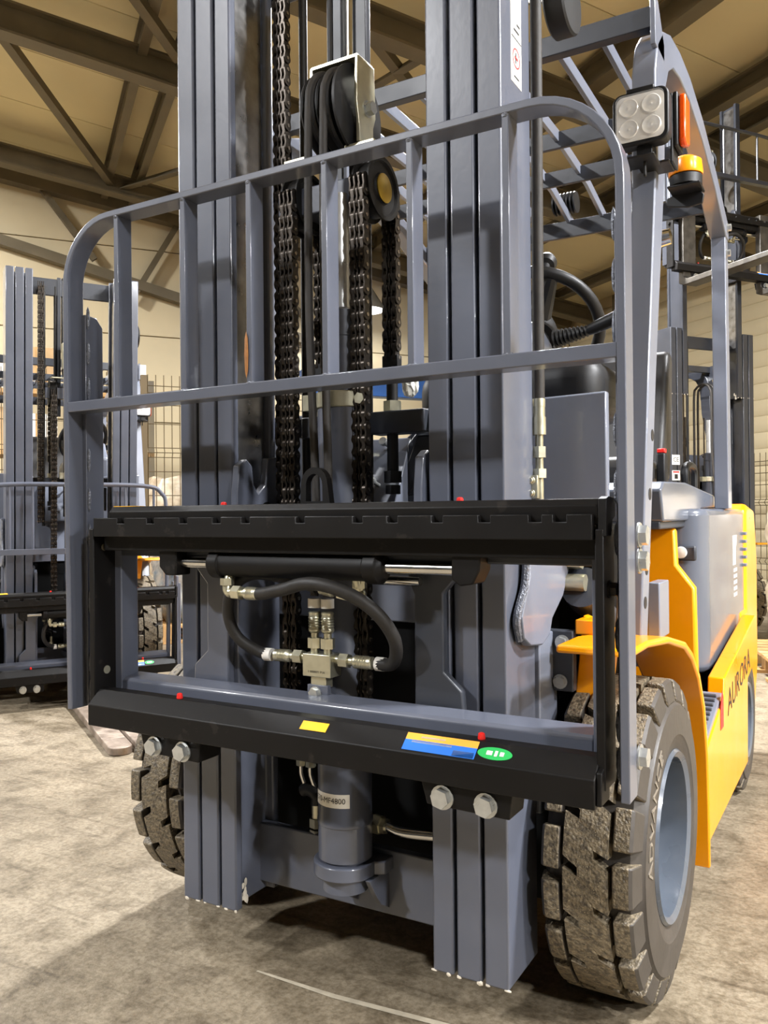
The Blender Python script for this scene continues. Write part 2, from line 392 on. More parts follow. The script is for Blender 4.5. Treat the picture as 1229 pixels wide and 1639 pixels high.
def chain(parent, x, y, z0, z1, lab=None):
    pit = .0254; n = int((z1-z0)/pit)
    o = part('lift_chain', MB().box(x-.0035, x+.0035, y-.004, y+.004, z0-.004, z1), 'chain_steel', parent)
    if 'link_a' not in CH:
        def link(xs):
            mb = MB(); rr = .0115; pl = []
            for i in range(7): a = math.pi*(i/6); pl.append((rr*math.cos(a), pit+rr*math.sin(a)))
            pl.append((-rr*.74, pit*.5))
            for i in range(7): a = math.pi*(1+i/6); pl.append((rr*math.cos(a), rr*math.sin(a)))
            pl.append((rr*.74, pit*.5))
            for q in xs: mb.prism(pl, 'x', q-.0017, q+.0017)
            nf = len(mb.f); mb.cyl((-.0195, 0, 0), (.0195, 0, 0), .0042, 8)
            me = mb.mesh('chain_link'); me.materials.append(MATS['chain_steel']); me.materials.append(MATS['pin_steel'])
            for p in me.polygons[nf:]: p.material_index = 1
            return me
        CH['link_a'] = link((-.0160, -.0055, .0055, .0160)); CH['link_b'] = link((-.0125, -.0090, 0, .0090, .0125))
    for k in range(n):
        l = obj('chain_link', CH['link_a' if k % 2 else 'link_b'], None, o); l.location = (x, y, z0+k*pit)
    return o
CH = {}
def sheave(parent, c, r, wd, hub='brass', name='chain_sheave'):
    c = V(c); h = wd/2
    o = part(name, MB().lathe([(r*.45, -h*.9), (r*.8, -h*.9), (r*.86, -h), (r, -h), (r, -h*.8), (r*.86, -h*.65), (r*.86, h*.65), (r, h*.8), (r, h), (r*.86, h), (r*.8, h*.75), (r*.5, h*.75), (r*.45, h)], c, (1, 0, 0), 32), 'black_paint', parent)
    part('hub', MB().lathe([(r*.46, -h*1.02), (r*.46, h*1.06), (r*.42, h*1.12), (r*.05, h*1.14), (0, h*1.14)], c, (1, 0, 0), 24), hub, o)
    return o

def wheel(parent, cx, cy, R, half, side, nblk=20, letters=True, name='drive_wheel'):
    """rim is the part; tyre, tread blocks and nuts are its pieces. side=+1: outer face to +x"""
    s = side; xo = cx+s*half; rr = R*.53
    T = lambda p: V((cx+s*(p.x), p.y, p.z))
    def flip(mb):
        if s < 0: mb.f = [q[::-1] for q in mb.f]
        return mb
    rim = MB().lathe([(rr*.96, -half*.7), (rr*1.0, half*.9), (rr*1.03, half*1.12), (rr*1.0, half*1.2), (rr*.93, half*1.12), (rr*.90, half*.7), (rr*.86, -half*.1), (rr*.80, -half*.45), (rr*.70, -half*.55), (rr*.50, -half*.55), (rr*.44, -half*.2), (rr*.3, -half*.1), (0, -half*.1)], (0, cy, R), (1, 0, 0), 48)
    ro = part(name, flip(rim.map(T)), 'rim_grey', parent)
    prof = [(rr*.98, -half*1.02), (R*.62, -half*1.14), (R*.8, -half*1.14), (R*.875, -half*1.02), (R*.905, -half*.9), (R*.905, half*.9), (R*.875, half*1.02), (R*.835, half*1.13), (R*.83, half*1.17), (R*.80, half*1.18), (R*.64, half*1.20), (R*.625, half*1.16), (rr*1.04, half*1.12), (rr*.98, half*1.02)]
    ty = part('tyre', flip(MB().lathe(prof, (0, cy, R), (1, 0, 0), 64, True).map(T)), 'tyre_rubber', ro)
    w = half*.5; pa = 2*math.pi/nblk
    def slab(rows, r0, sh=None):
        """rows: (angle fraction, x0, x1); radial blocks between r0 and R"""
        mb = MB(); n = len(rows); vs = []; fs = []
        for t, x0, x1 in rows:
            a = t*pa
            for x, r in ((x0, r0), (x0, R), (x1, R), (x1, r0)): vs.append((x, r*math.sin(a), r*math.cos(a)))
        for i in range(n-1):
            for k in range(3): fs.append((i*4+k, i*4+k+1, (i+1)*4+k+1, (i+1)*4+k))
        fs.append((3, 2, 1, 0)); q = (n-1)*4; fs.append((q, q+1, q+2, q+3)); mb.add(vs, fs); return mb
    c = half*.44
    rows = []
    for t in [0, .02, .05, .13, .21, .24, .33, .42, .5, .52, .55, .63, .71, .74, .84, .92, 1.0]:
        x0 = -w if not (.03 <= t <= .22) else -w+c*.75
        x1 = w if not (.53 <= t <= .72) else w-c*.75
        rows.append((t, x0, x1))
    # slots lean: shear the angle with x
    def shear(mb): return mb.map(lambda p: V((p.x, p.y*math.cos(p.x*1.7)+p.z*-math.sin(p.x*1.7), p.z*math.cos(p.x*1.7)+p.y*math.sin(p.x*1.7))))
    mc = flip(shear(slab(rows, R*.9)).map(lambda p: V((s*p.x, p.y, p.z)))).mesh('tread_block')
    def shoulder(sg, t0, t1):
        pr = [(sg*w+sg*half*.09, R*.9), (sg*w+sg*half*.09, R), (sg*half*.95, R*.996), (sg*half*1.02, R*.98), (sg*half*1.13, R*.85), (sg*half*1.0, R*.84)]
        if sg < 0: pr = pr[::-1]
        mb = MB(); n = len(pr); vs = []; fs = []; N = 4
        for i in range(N+1):
            a = (t0+(t1-t0)*i/N)*pa
            for x, r in pr: vs.append((x, r*math.sin(a), r*math.cos(a)))
        for i in range(N):
            for k in range(n): k2 = (k+1) % n; fs.append((i*n+k, i*n+k2, (i+1)*n+k2, (i+1)*n+k))
        fs.append(tuple(range(n-1, -1, -1))); q = N*n; fs.append(tuple(range(q, q+n))); mb.add(vs, fs)
        return flip(mb.map(lambda p: V((s*p.x, p.y, p.z)))).mesh('tread_block')
    mo = shoulder(1, .1, .86); mi = shoulder(-1, .1, .86)
    for q in (mc, mo, mi): q.materials.append(MATS['tyre_tread']); q.materials.append(MATS['tyre_rubber'])
    for q in (mo, mi):
        for p in q.polygons:
            if abs(p.normal.x) > .35: p.material_index = 1
    for k in range(nblk):
        for q, ph in ((mc, 0), (mo, .58), (mi, .08)):
            o = obj('tread_block', q, None, ro, .0035 if q is not mc else 0, 2); o.location = (cx, cy, R); o.rotation_euler = (-(k+ph)*pa, 0, 0)
            if s > 0 and k == 0: pass
    for k in range(6):
        a = k*math.pi/3+.3; part('wheel_nut', MB().hexa((cx-s*half*.56, cy+rr*.59*math.sin(a), R+rr*.59*math.cos(a)), (s, 0, 0), .012, .026), 'bolt', ro)
    if letters:
        for txt, a0, rad, size in (('ADVANCE', -62, R*.73, R*.13),):
            g = text_geo(txt, size, .0015)
            sp = 1.25
            def bend(p, a0=a0, rad=rad):
                a = math.radians(a0)+p.x*sp/rad; r = rad+p.y
                return V((xo+s*(half*.19+p.z), cy+r*math.sin(a), R+r*math.cos(a)))
            part('raised_lettering', g.map(bend), 'letter_rubber', ro)
    return ro

def build_truck(name):
    root = empty(name)
    # ---------------------------------------------------------------- mast
    CUR[0] = 'mast'
    Z0, Z1 = .127, 2.30
    yf, yb, ft = .158, .313, .022
    def rail(s, x0, x1, web, z0=Z0):
        wt = .012
        if web == 'C':   # channel, web on the outside
            pl = [(x0, yf), (x1, yf), (x1, yb), (x0, yb), (x0, yb-ft), (x1-wt, yb-ft), (x1-wt, yf+ft), (x0, yf+ft)]
        else:
            xm = x0+(x1-x0)*.62
            pl = [(x0, yf), (x1, yf), (x1, yf+ft), (xm+wt/2, yf+ft), (xm+wt/2, yb-ft), (x1, yb-ft), (x1, yb), (x0, yb), (x0, yb-ft), (xm-wt/2, yb-ft), (xm-wt/2, yf+ft), (x0, yf+ft)]
        return MB().prism([(s*x, y) for x, y in pl], 'z', z0, Z1)
    rails = {}
    for s in (-1, 1):
        rails[s] = part('outer_mast_rail', rail(s, .345, .392, 'C'), 'grey_paint', root, .004)
        part('middle_mast_rail', rail(s, .289, .338, 'I'), 'grey_paint', root, .004)
        o = part('inner_mast_rail', rail(s, .239, .282, 'I'), 'grey_paint', root, .004)
        # roller track polished by use, on the inner face of the rail
        part('roller_track', MB().box(s*.2545-.0008, s*.2545+.0008, yf+ft+.004, yb-ft-.004, .5, Z1-.02), 'worn_steel', o)
        for x in (.244, .273, .296, .331, .352, .386):   # bare chips along the foot of the rails
            xx = s*(x+random.uniform(-.004, .004)); part('paint_chip', MB().ball((xx, yf+.0015, Z0+.001), .004, 7, (random.uniform(.8, 2.0), .5, random.uniform(.5, 1.6))), 'bare_chip', o)
        for k in range(16):
            part('paint_chip', MB().ball((s*.2548, yf+.026+.03*random.random(), Z0+.004+.045*random.random()**2), .005, 7, (.1, random.uniform(.7, 1.6), random.uniform(1.0, 2.6))), 'bare_chip', o)
        # side plate welded to the outer rail that carries the tilt cylinder pin
        pl = [(.235, 1.0), (.500, .96), (.486, .892), (.43, .82), (.36, .78), (.345, .75), (.30, .735), (.235, .742), (.20, .76), (.19, .80), (.235, .87)]
        p = part('tilt_bracket', MB().prism(pl, 'x', s*.394, s*.412), 'panel_grey', root, .003)
        part('weld_bead', MB().tube([(s*.400, .205, .757), (s*.403, .186, .80), (s*.403, .232, .87), (s*.402, .233, .99)], .008, 8, 6), 'weld', p)
        tr = MB().cyl((s*.405, .46, .845), (s*.45, .46, .845), .018, 20)
        part('pivot_pin', tr, 'zinc', p); part('pivot_pin', MB().cyl((s*.405, .47, .895), (s*.44, .47, .895), .024, 6), 'zinc', p)
        part('tilt_cylinder', MB().cyl((s*.44, .50, .82), (s*.44, .95, .62), .03, 20).cyl((s*.44, .47, .835), (s*.44, .52, .81), .045, 20), 'dark_grey_paint', p)
        # axle cap bracket with two bolts
        ax = part('axle_bracket', MB().box(s*.36, s*.442, .395, .42, .628, .752), 'dark_grey_paint', root, .003)
        pieces('bolt', [MB().bolt((s*.420, .395, .728), (0, -1, 0), .012, .01), MB().bolt((s*.415, .395, .648), (0, -1, 0), .012, .01)], 'bolt', ax)
        ar = part('axle_bracket', MB().box(s*.352, s*.40, .315, .42, .40, .75), 'panel_grey', root, .003)
    part('mast_crossbeam', MB().box(-.285, .285, .268, .292, .150, .285), 'grey_paint', root, .003)
    part('mast_crossbeam', MB().box(-.345, .345, .322, .345, 1.17, 1.215), 'dark_grey_paint', root, .003)
    part('mast_crossbeam', MB().box(-.345, .345, .322, .345, 2.2, 2.29), 'dark_grey_paint', root, .003)
    # ---------------------------------------------------------------- centre lift cylinder
    cxl, cyl_ = .008, .215
    lc = part('lift_cylinder', MB().lathe([(.048, .215), (.05, .28), (.0565, .282), (.0565, .352), (.0585, .354), (.0585, .362), (.0565, .365), (.0565, .70), (.052, .71), (.0505, 1.19), (.0505, 1.215)], (cxl, cyl_, 0), (0, 0, 1), 40), 'grey_paint', root)
    part('cylinder_seat', MB().prism([(cxl-.06, .215), (cxl+.06, .215), (cxl+.085, .235), (cxl+.085, .27), (cxl-.066, .27)], 'z', .248, .276).lathe([(.067, .2475), (.067, .2768)], (cxl, cyl_, 0), (0, 0, 1), 36), 'grey_paint', lc, .003)
    for x in (cxl+.062, cxl-.015): part('gusset', MB().prism([(.268, .2485), (.19, .2485), (.215, .21), (.235, .185), (.268, .165)], 'x', x, x+.012), 'grey_paint', lc, .001)
    # paper label wrapped around the barrel
    lb = MB(); N = 10
    for i in range(N+1):
        a = math.radians(-62+i*104/N)   # 0 = towards -y
        for z in (.338, .366): lb.v.append((cxl+.0571*math.sin(a), cyl_-.0571*math.cos(a), z+.058))
    lb.f = [(2*i, 2*i+2, 2*i+3, 2*i+1) for i in range(N)]
    lo = part('paper_label', lb, 'label_white', lc)
    g = text_geo('6570-MF4800', .0165, .0002)
    part('label_print', g.map(lambda p: V((cxl+.0574*math.sin(math.radians(-10)+p.x*.95/.0574), cyl_-.0574*math.cos(math.radians(-10)+p.x*.95/.0574), .410+p.y))), 'ink_black', lo)
    part('clamp_ring', MB().lathe([(.0525, 1.212), (.0545, 1.214), (.0545, 1.243), (.0525, 1.245)], (cxl, cyl_, 0), (0, 0, 1), 36).box(cxl-.085, cxl-.05, cyl_-.02, cyl_+.005, 1.212, 1.245).hexa((cxl+.06, cyl_-.01, 1.228), (0, -1, 0), .012, .02), 'zinc', lc)
    part('cylinder_barrel', MB().lathe([(.035, 1.2), (.035, 1.36), (.037, 1.362), (.037, 1.415), (.03, 1.42)], (cxl, cyl_, 0), (0, 0, 1), 36), 'grey_paint', lc)
    part('piston_rod', MB().cyl((cxl, cyl_, 1.4), (cxl, cyl_, 1.66), .0205, 32), 'satin_rod', lc)
    # crosshead with the two chain sheaves
    cr = part('crosshead', MB().box(-.16, .05, .225, .30, 1.64, 1.70).cyl((-.13, .262, 1.675), (.08, .262, 1.675), .02, 20), 'grey_paint', root, .003)
    sheave(root, (.068, .262, 1.675), .066, .042); sheave(root, (-.112, .262, 1.675), .066, .042)
    chain(root, .066, .197, .56, 1.69); chain(root, .068, .325, 1.33, 1.69)
    chain(root, -.111, .196, .56, 1.69); chain(root, -.180, .268, .98, 2.25); chain(root, -.112, .325, 1.33, 1.69)
    for x in (.068, -.112):
        an = part('chain_anchor', MB().box(x-.019, x+.019, .315, .335, 1.30, 1.335).cyl((x, .325, 1.30), (x, .325, 1.08), .0125, 16).hexa((x, .325, 1.085), (0, 0, -1), .02, .025).hexa((x, .325, 1.055), (0, 0, -1), .017, .02), 'black_plastic', root, .001)
        part('nut', MB().hexa((x, .325, 1.215), (0, 0, 1), .02, .022), 'zinc', an)
        part('anchor_bracket', MB().box(x-.045, x+.09 if x > 0 else x+.03, .30, .35, 1.165, 1.2135), 'dark_grey_paint', an, .003)
    part('anchor_plate', MB().prism([(.10, 1.03), (.10, 1.10), (.125, 1.16), (.24, 1.16), (.24, 1.03), (.16, 1.03), (.16, 1.09), (.135, 1.07)], 'y', .33, .37), 'dark_grey_paint', root, .003)
    # hose pulley block
    pb = part('hose_pulley', MB().lathe([(.03, -.017), (.085, -.017), (.088, -.012), (.076, -.004), (.076, .004), (.088, .012), (.085, .017), (.03, .017)], (-.031, .238, 1.838), (1, 0, 0), 40), 'black_plastic', root)
    part('pulley_disc', MB().lathe([(.03, -.017), (.085, -.017), (.088, -.012), (.076, -.004), (.076, .004), (.088, .012), (.085, .017), (.03, .017)], (.006, .238, 1.838), (1, 0, 0), 40), 'black_plastic', pb)
    part('pulley_disc', MB().lathe([(.02, -.006), (.05, -.006), (.094, -.004), (.094, .002), (.05, .006), (.02, .006)], (.040, .238, 1.838), (1, 0, 0), 40), 'black_plastic', pb)
    sp = [(-.058, 1.80), (-.058, 1.935)]+arc(-.052, 1.935, .006, 180, 90, 4)+[(.055, 1.941)]+arc(.057, 1.935, .006, 90, 0, 4)+[(.063, 1.83), (.063, 1.76)]
    part('pulley_strap', MB().sweep(sp, .006, .205, .262), 'zinc', pb, .001)
    part('pulley_strap', MB().prism([(.20, 1.935), (.268, 1.935), (.272, 1.83), (.256, 1.79), (.262, 1.75), (.212, 1.75), (.206, 1.79), (.196, 1.84)], 'x', .0575, .0635), 'zinc', pb, .001)
    part('pulley_strap', MB().box(.03, .10, .2, .262, 1.748, 1.755), 'zinc', pb, .001)
    part('pulley_strap', MB().box(-.125, -.055, .2, .262, 1.748, 1.755), 'zinc', pb, .001)
    part('bolt', MB().bolt((.0635, .236, 1.836), (1, 0, 0), .014, .014), 'bolt', pb)
    for x, xe in ((-.027, .002), (.010, .032)):
        pts = [(xe, .118, .83), (xe, .128, 1.0), (x, .150, 1.4), (x, .153, 1.8), (x, .166, 1.88), (x, .205, 1.917), (x, .25, 1.922), (x, .30, 1.90), (x, .322, 1.84), (x, .324, 1.5), (x, .324, 1.0)]
        part('mast_hose', MB().tube(pts, .0085, 12, 6), 'hose_wrap', root)
    # free-hanging rods and hoses between the rails
    part('mast_hose', MB().cyl((-.085, .330, .95), (-.085, .330, 2.25), .010, 12), 'hose_rubber', root)
    part('mast_hose', MB().cyl((-.155, .318, .95), (-.155, .318, 2.25), .010, 12), 'hose_rubber', root)
    part('mast_tube', MB().box(-.075, -.052, .32, .34, 1.55, 2.3), 'dark_grey_paint', root, .002)
    part('mast_tube', MB().cyl((-.035, .335, 1.9), (-.035, .335, 2.3), .014, 20), 'chrome', root)
    part('mast_tube', MB().box(-.015, .012, .32, .34, 1.9, 2.3), 'dark_grey_paint', root, .002)
    # big hose on the outside of the right mast
    part('side_hose', MB().tube([(.402, .322, 2.28), (.402, .322, 1.8), (.401, .322, 1.5), (.401, .322, 1.215)], .0115, 14, 4), 'hose_wrap', root)
    mb = MB().cyl((.401, .322, 1.20), (.401, .322, 1.216), .0125, 16).cyl((.401, .322, 1.175), (.401, .322, 1.20), .012, 16).cyl((.401, .322, 1.145), (.401, .322, 1.18), .0135, 18).hexa((.401, .322, 1.10), (0, 0, 1), .014, .022).hexa((.401, .322, 1.06), (0, 0, 1), .015, .018).cyl((.401, .322, 1.0), (.401, .322, 1.15), .008, 14)
    f = part('hose_fitting', mb, 'zinc', root)
    part('hose_clip', MB().box(.382, .404, .300, .312, 1.02, 1.065).bolt((.392, .30, 1.055), (0, -1, 0), .006, .006).bolt((.392, .30, 1.03), (0, -1, 0), .006, .006), 'zinc', f, .001)
    part('roller_disc', MB().lathe([(.02, -.022), (.062, -.022), (.066, -.018), (.066, .018), (.062, .022), (.02, .022)], (.43, .40, 2.03), (1, 0, 0), 40), 'black_plastic', root)
    # warning sticker on the side of the outer rail
    st = part('warning_sticker', MB().prism([(.21, 1.80), (.264, 1.80), (.264, 2.02), (.21, 2.02)], 'x', .392, .3928), 'label_white', rails[1])
    part('sticker_print', MB().lathe([(.019, 0), (.019, .0006), (.016, .0006), (.016, 0)], (.3928, .237, 1.85), (1, 0, 0), 24, True).box(.3928, .3934, .228, .246, 1.8475, 1.8525), 'ink_red', st)
    part('sticker_print', MB().box(.3928, .3934, .213, .262, 1.885, 1.887).box(.3928, .3934, .232, .236, 1.84, 1.86).box(.3928, .3934, .225, .25, 1.812, 1.815).box(.3928, .3934, .225, .252, 1.90, 1.904).box(.3928, .3934, .24, .256, 1.914, 1.918), 'ink_black', st)
    # lower hydraulics between the rails
    for x in (-.157, -.131):
        o = part('hydraulic_pipe', MB().tube([(x, .29, .56), (x, .29, .43), (x+.003, .29, .40), (x+.02, .29, .372), (x+.05, .295, .36)], .0065, 10, 6), 'chrome', root)
        pieces('pipe_nut', [MB().hexa((x, .29, .425), (0, 0, 1), .012, .026), MB().hexa((x, .29, .49), (0, 0, 1), .012, .03)], 'zinc', o)
    o = part('pipe_union', MB().cyl((-.112, .285, .30), (-.112, .285, .345), .012, 16).hexa((-.112, .285, .295), (0, 0, 1), .017, .02).hexa((-.112, .285, .27), (0, 0, 1), .017, .02), 'zinc', root)
    part('pipe_elbow', MB().tube([(-.112, .285, .345), (-.114, .285, .365), (-.135, .285, .375), (-.15, .285, .37)], .014, 12, 5), 'black_plastic', root)
    part('manifold_bar', MB().box(-.20, -.10, .275, .31, .455, .472), 'black_plastic', root, .002)
    pp = part('hydraulic_pipe', MB().tube([(.04, .27, .335), (.075, .27, .333), (.11, .272, .326), (.18, .276, .330), (.26, .28, .338)], .0105, 14, 6), 'chrome', root)
    part('pipe_nut', MB().hexa((.042, .27, .335), (1, 0, -.05), .021, .022).hexa((.062, .27, .334), (1, 0, -.05), .017, .014), 'zinc', pp)
    # ---------------------------------------------------------------- carriage (rides on the mast)
    CUR[0] = 'carriage'
    part('carriage_beam', MB().prism([(-.49, .905), (-.49, .965), (.585, .965), (.59, .955), (.59, .91), (.585, .905)], 'y', .062, .10), 'dark_grey_paint', root, .003)
    bm = part('carriage_beam', MB().prism([(.062, .590), (.062, .628), (.068, .634), (.115, .640), (.115, .590)], 'x', -.482, .578), 'grey_paint', root, .003)
    for x0, x1 in ((-.505, -.478), (.578, .592)): part('carriage_upright', MB().box(x0, x1, .06, .11, .60, .93), 'grey_paint', root, .003)
    for s in (-1, 1):
        pl = [(.225, .60), (.325, .60), (.320, .668), (.284, .70), (.284, .845), (.312, .875), (.312, .91), (.212, .91), (.212, .87), (.225, .84)]
        p = part('carriage_plate', MB().prism([(s*x, z) for x, z in pl], 'y', .122, .142), 'dark_grey_paint' if s > 0 else 'grey_paint', root, .003)
        inner = [(.142, .58), (.142, 1.04), (.150, 1.10), (.175, 1.115), (.195, 1.10), (.2, 1.06), (.215, 1.04), (.24, 1.06), (.25, 1.12), (.285, 1.125), (.29, 1.08), (.29, .58)]
        q = part('roller_plate', MB().prism(inner, 'x', s*.214, s*.232), 'grey_paint', root, .003)
        part('roller_hole', MB().cyl((s*.2135-.001, .245, 1.0), (s*.2135+.001, .245, 1.0), .022, 24), 'void_black', q)
        part('guide_roller', MB().cyl((s*.235, .235, .66), (s*.255, .235, .66), .045, 28), 'worn_steel', q)
    # ---------------------------------------------------------------- black side-shift frame
    nx = [-.408, -.322, -.231, -.144, -.072, .056, .18, .25, .336, .421, .507, .547]
    pl = [(-.49, .905), (-.49, .989)]
    for x in nx: pl += [(x-.010, .989), (x-.010, .977), (x+.011, .977), (x+.011, .989)]
    pl += [(.598, .989), (.598, .905)]
    fr = part('sideshift_frame', MB().prism([(p[0], max(p[1], .949)) for p in pl], 'y', -.006, .022), 'black_paint', root, .0015)
    hk = part('hook_bar', MB().prism([(.008, .972), (.006, 1.002), (.016, 1.013), (.052, 1.013), (.06, 1.0), (.06, .965), (.04, .965), (.04, .975)], 'x', -.455, .605), 'black_paint', fr, .002)
    part('hazard_tape', MB().box(-.452, -.395, .0165, .05, 1.013, 1.0142), 'sticker_yellow', fr)
    part('top_bar', MB().box(-.49, .60, .022, .061, .918, .966), 'black_paint', fr, .002)
    part('end_hook', MB().prism([(.0, .955), (.004, 1.012), (.02, 1.016), (.055, 1.014), (.056, .985), (.04, .98), (.03, .955)], 'x', .605, .618), 'black_paint', fr, .001)
    for x0, x1 in ((-.511, -.497), (.600, .614)): 
        sd = part('side_plate', MB().prism([(0, .569), (.062, .569), (.062, .96), (.055, .966), (0, .966)], 'x', x0, x1), 'black_paint', fr, .002)
        xo = x0 if x0 < 0 else x1; d = -1 if x0 < 0 else 1
        part('bolt', MB().bolt((xo, .028, .873), (d, 0, 0), .011, .010), 'black_paint', sd)
        if x0 < 0: pieces('bolt_hole', [MB().cyl((x1, .03, .925), (x1+.0015, .03, .925), .008, 16), MB().cyl((x1, .034, .655), (x1+.0015, .034, .655), .009, 16)], 'zinc', sd)
    lo_ = part('lower_bar', MB().prism([(-.022, .545), (-.022, .590), (.010, .617), (.036, .618), (.036, .545)], 'x', -.493, .603), 'black_paint', fr, .002)
    part('bar_end', MB().prism([(-.018, .55), (-.014, .60), (.03, .612), (.03, .55)], 'x', .603, .612), 'black_paint', fr, .002)
    def top(x, t):   # point on the sloping upper face of the lower bar, t from 0 (front) to 1
        return V((x, -.022+.032*t, .590+.027*t+.0004))
    def sticker(x0, x1, t0, t1, mt, nm='sticker', skew=0):
        a = [top(x0, t0), top(x1, t0), top(x1+skew, t1), top(x0+skew, t1)]
        mb = MB(); mb.add(a+[p+V((0, -.0005, .0006)) for p in a], [(3, 2, 1, 0), (4, 5, 6, 7), (0, 1, 5, 4), (1, 2, 6, 5), (2, 3, 7, 6), (3, 0, 4, 7)])
        return part(nm, mb, mt, fr)
    sticker(.055, .112, .35, .80, 'sticker_yellow')
    sticker(.272, .405, .12, .62, 'sticker_blue'); sticker(.272, .405, .62, .94, 'sticker_orange'); sticker(.365, .403, .14, .40, 'label_white'); sticker(.285, .36, .50, .60, 'label_white'); sticker(.30, .345, .74, .82, 'label_white')
    gsx = MB(); e0 = top(.437, .50)
    ring = [e0+V((.030*math.cos(a), .009*math.sin(a), .009*math.sin(a)*.84)) for a in [k*math.pi/12 for k in range(24)]]
    gsx.add(ring+[p+V((0, -.0006, .0008)) for p in ring], [tuple(range(23, -1, -1)), tuple(range(24, 48))]+[(i, (i+1) % 24, 24+(i+1) % 24, 24+i) for i in range(24)])
    gs = part('sticker', gsx, 'sticker_green', fr)
    part('sticker_print', MB().box(-.014, -.004, -.003, .003, 0, .0004).box(0, .005, -.004, .004, 0, .0004).box(.009, .016, -.003, .003, 0, .0004).map(lambda p: e0+V((p.x, p.y-p.z*.6-.0008, p.y*.84+p.z+.0009))), 'label_white', gs)
    for x, y, z in ((-.268, .02, .6165), (.402, .022, .6165), (-.155, .03, 1.0075), (.363, .03, 1.0075)):
        part('grease_cap', MB().lathe([(.006, 0), (.0065, .002), (.0055, .010), (.003, .0115)], (x, y, z), (0, 0, 1), 14), 'red_plastic', fr)
    for s, x0 in ((1, .30), (-1, -.357)):
        x1 = x0+.166
        pd = part('lower_hook', MB().prism([(x0, .548), (x0+.012, .503), (x1-.006, .500), (x1, .548)], 'y', -.004, .06), 'black_paint', fr, .002)
        pieces('bolt', [MB().bolt((x0+.042, -.004, .519), (0, -1, 0), .0165, .012), MB().bolt((x0+.120, -.004, .518), (0, -1, 0), .0165, .012)], 'bolt', pd)
    # side-shift ram
    rz, ry = .895, .052
    ram = part('sideshift_ram', MB().lathe([(.02, -.203), (.027, -.2), (.0305, -.196), (.0305, -.172), (.0265, -.170), (.0265, .168), (.0305, .170), (.031, .196), (.025, .199), (.02, .206)], (0, ry, rz), (1, 0, 0), 32).box(-.195, -.165, .04, .072, .905, .935).box(.165, .195, .04, .072, .905, .935), 'black_paint', fr, .001)
    part('ram_rod', MB().cyl((-.30, ry, rz), (-.2, ry, rz), .0108, 24), 'chrome', ram); part('ram_rod', MB().cyl((.2, ry, rz), (.36, ry, rz), .0118, 24), 'chrome', ram)
    part('ram_lug', MB().prism([(-.333, .935), (-.333, .885), (-.315, .868), (-.286, .868), (-.284, .935)], 'y', .03, .075), 'black_paint', fr, .003)
    part('ram_lug', MB().prism([(.346, .945), (.402, .945), (.398, .895), (.386, .872), (.362, .868), (.346, .880)], 'y', .028, .078), 'black_paint', fr, .003)
    part('stay_rod', MB().cyl((.15, .10, .868), (.25, .10, .868), .009, 16), 'chrome', fr)
    # valve block with its four hoses
    vb = part('valve_block', MB().box(-.016, .050, .100, .140, .672, .717), 'zinc', bm, .0015)
    part('block_mark', text_geo('1 0000071 P1A', .0065, .0001).map(lambda p: V((.017+p.x, .0997-p.z, .682+p.y))), 'ink_black', vb)
    part('block_stem', MB().box(0, .036, .106, .130, .650, .674), 'zinc', vb, .001)
    br = part('block_bracket', MB().prism([(-.006, .60), (-.006, .656), (.042, .656), (.042, .63), (.048, .61), (.075, .60)], 'y', .102, .114), 'grey_paint', bm, .001)
    part('bolt', MB().bolt((.014, .102, .640), (0, -1, 0), .011, .008), 'bolt', br)
    for x in (.002, .033): fitting(bm, (x, .118, .715), (0, 0, 1), L=.082)
    fitting(bm, (-.016, .12, .706), (-1, -.0, -.02), L=.080); fitting(bm, (.050, .12, .706), (1, -.02, .0), L=.085)
    h = 'sideshift_hose'
    part(h, MB().tube([(.145, .118, .706), (.178, .112, .708), (.200, .095, .728), (.207, .075, .765), (.190, .05, .808), (.155, .030, .840), (.105, .016, .860), (.055, .012, .864), (0, .02, .851), (-.05, .03, .841), (-.075, .036, .838)], .0125, 14, 8), 'hose_rubber', bm)
    fitting(bm, (-.150, .040, .838), (1, -.06, 0), L=.075, band=False)
    part(h, MB().tube([(-.110, .12, .704), (-.14, .115, .710), (-.175, .095, .738), (-.188, .08, .785), (-.170, .07, .84), (-.12, .075, .872), (-.04, .082, .866), (.03, .085, .850)], .0118, 14, 8), 'hose_rubber', bm)
    fitting(bm, (.115, .085, .838), (-1, 0, .16), L=.075, band=False)
    for x, y in ((-.158, .042), (.128, .085)):
        el = part('elbow', MB().tube([(x, ry if x < 0 else .07, .878), (x, y, .85), (x+.004, y, .838), (x+(.012 if x < 0 else -.012), y, .836)], .0095, 12, 6).hexa((x, y, .852), (0, 0, 1), .014, .014), 'zinc', bm)
    # lifting eye above the hook bar
    eo = [(.028, 1.005)]+[(.033+.031*(-math.cos(a)), 1.05+.034*math.sin(a)) for a in [i*math.pi/10 for i in range(11)]]+[(.066, 1.005)]
    ei = [(.0525, 1.018)]+[(.033+.019*math.cos(a), 1.05+.021*math.sin(a)) for a in [i*math.pi/10 for i in range(11)]]+[(.0135, 1.018)]
    ey = MB(); out = [(-.0, 1.005)]+eo[1:-1]+[(.070, 1.005)]; inn = [(.0135, 1.018)]+ei[1:-1][::-1]+[(.0525, 1.018)]
    k = len(out)
    for y in (.075, .092): ey.v += [(x, y, z) for x, z in out]+[(x, y, z) for x, z in inn]
    for i in range(k):
        j = (i+1) % k
        ey.f += [(i, j, k+j, k+i), (2*k+j, 2*k+i, 3*k+i, 3*k+j), (j, i, 2*k+i, 2*k+j), (k+i, k+j, 3*k+j, 3*k+i)]
    part('lifting_eye', ey, 'black_paint', fr)
    # ---------------------------------------------------------------- load backrest
    CUR[0] = 'backrest'
    xl, xr, zt = -.590, .650, 1.647
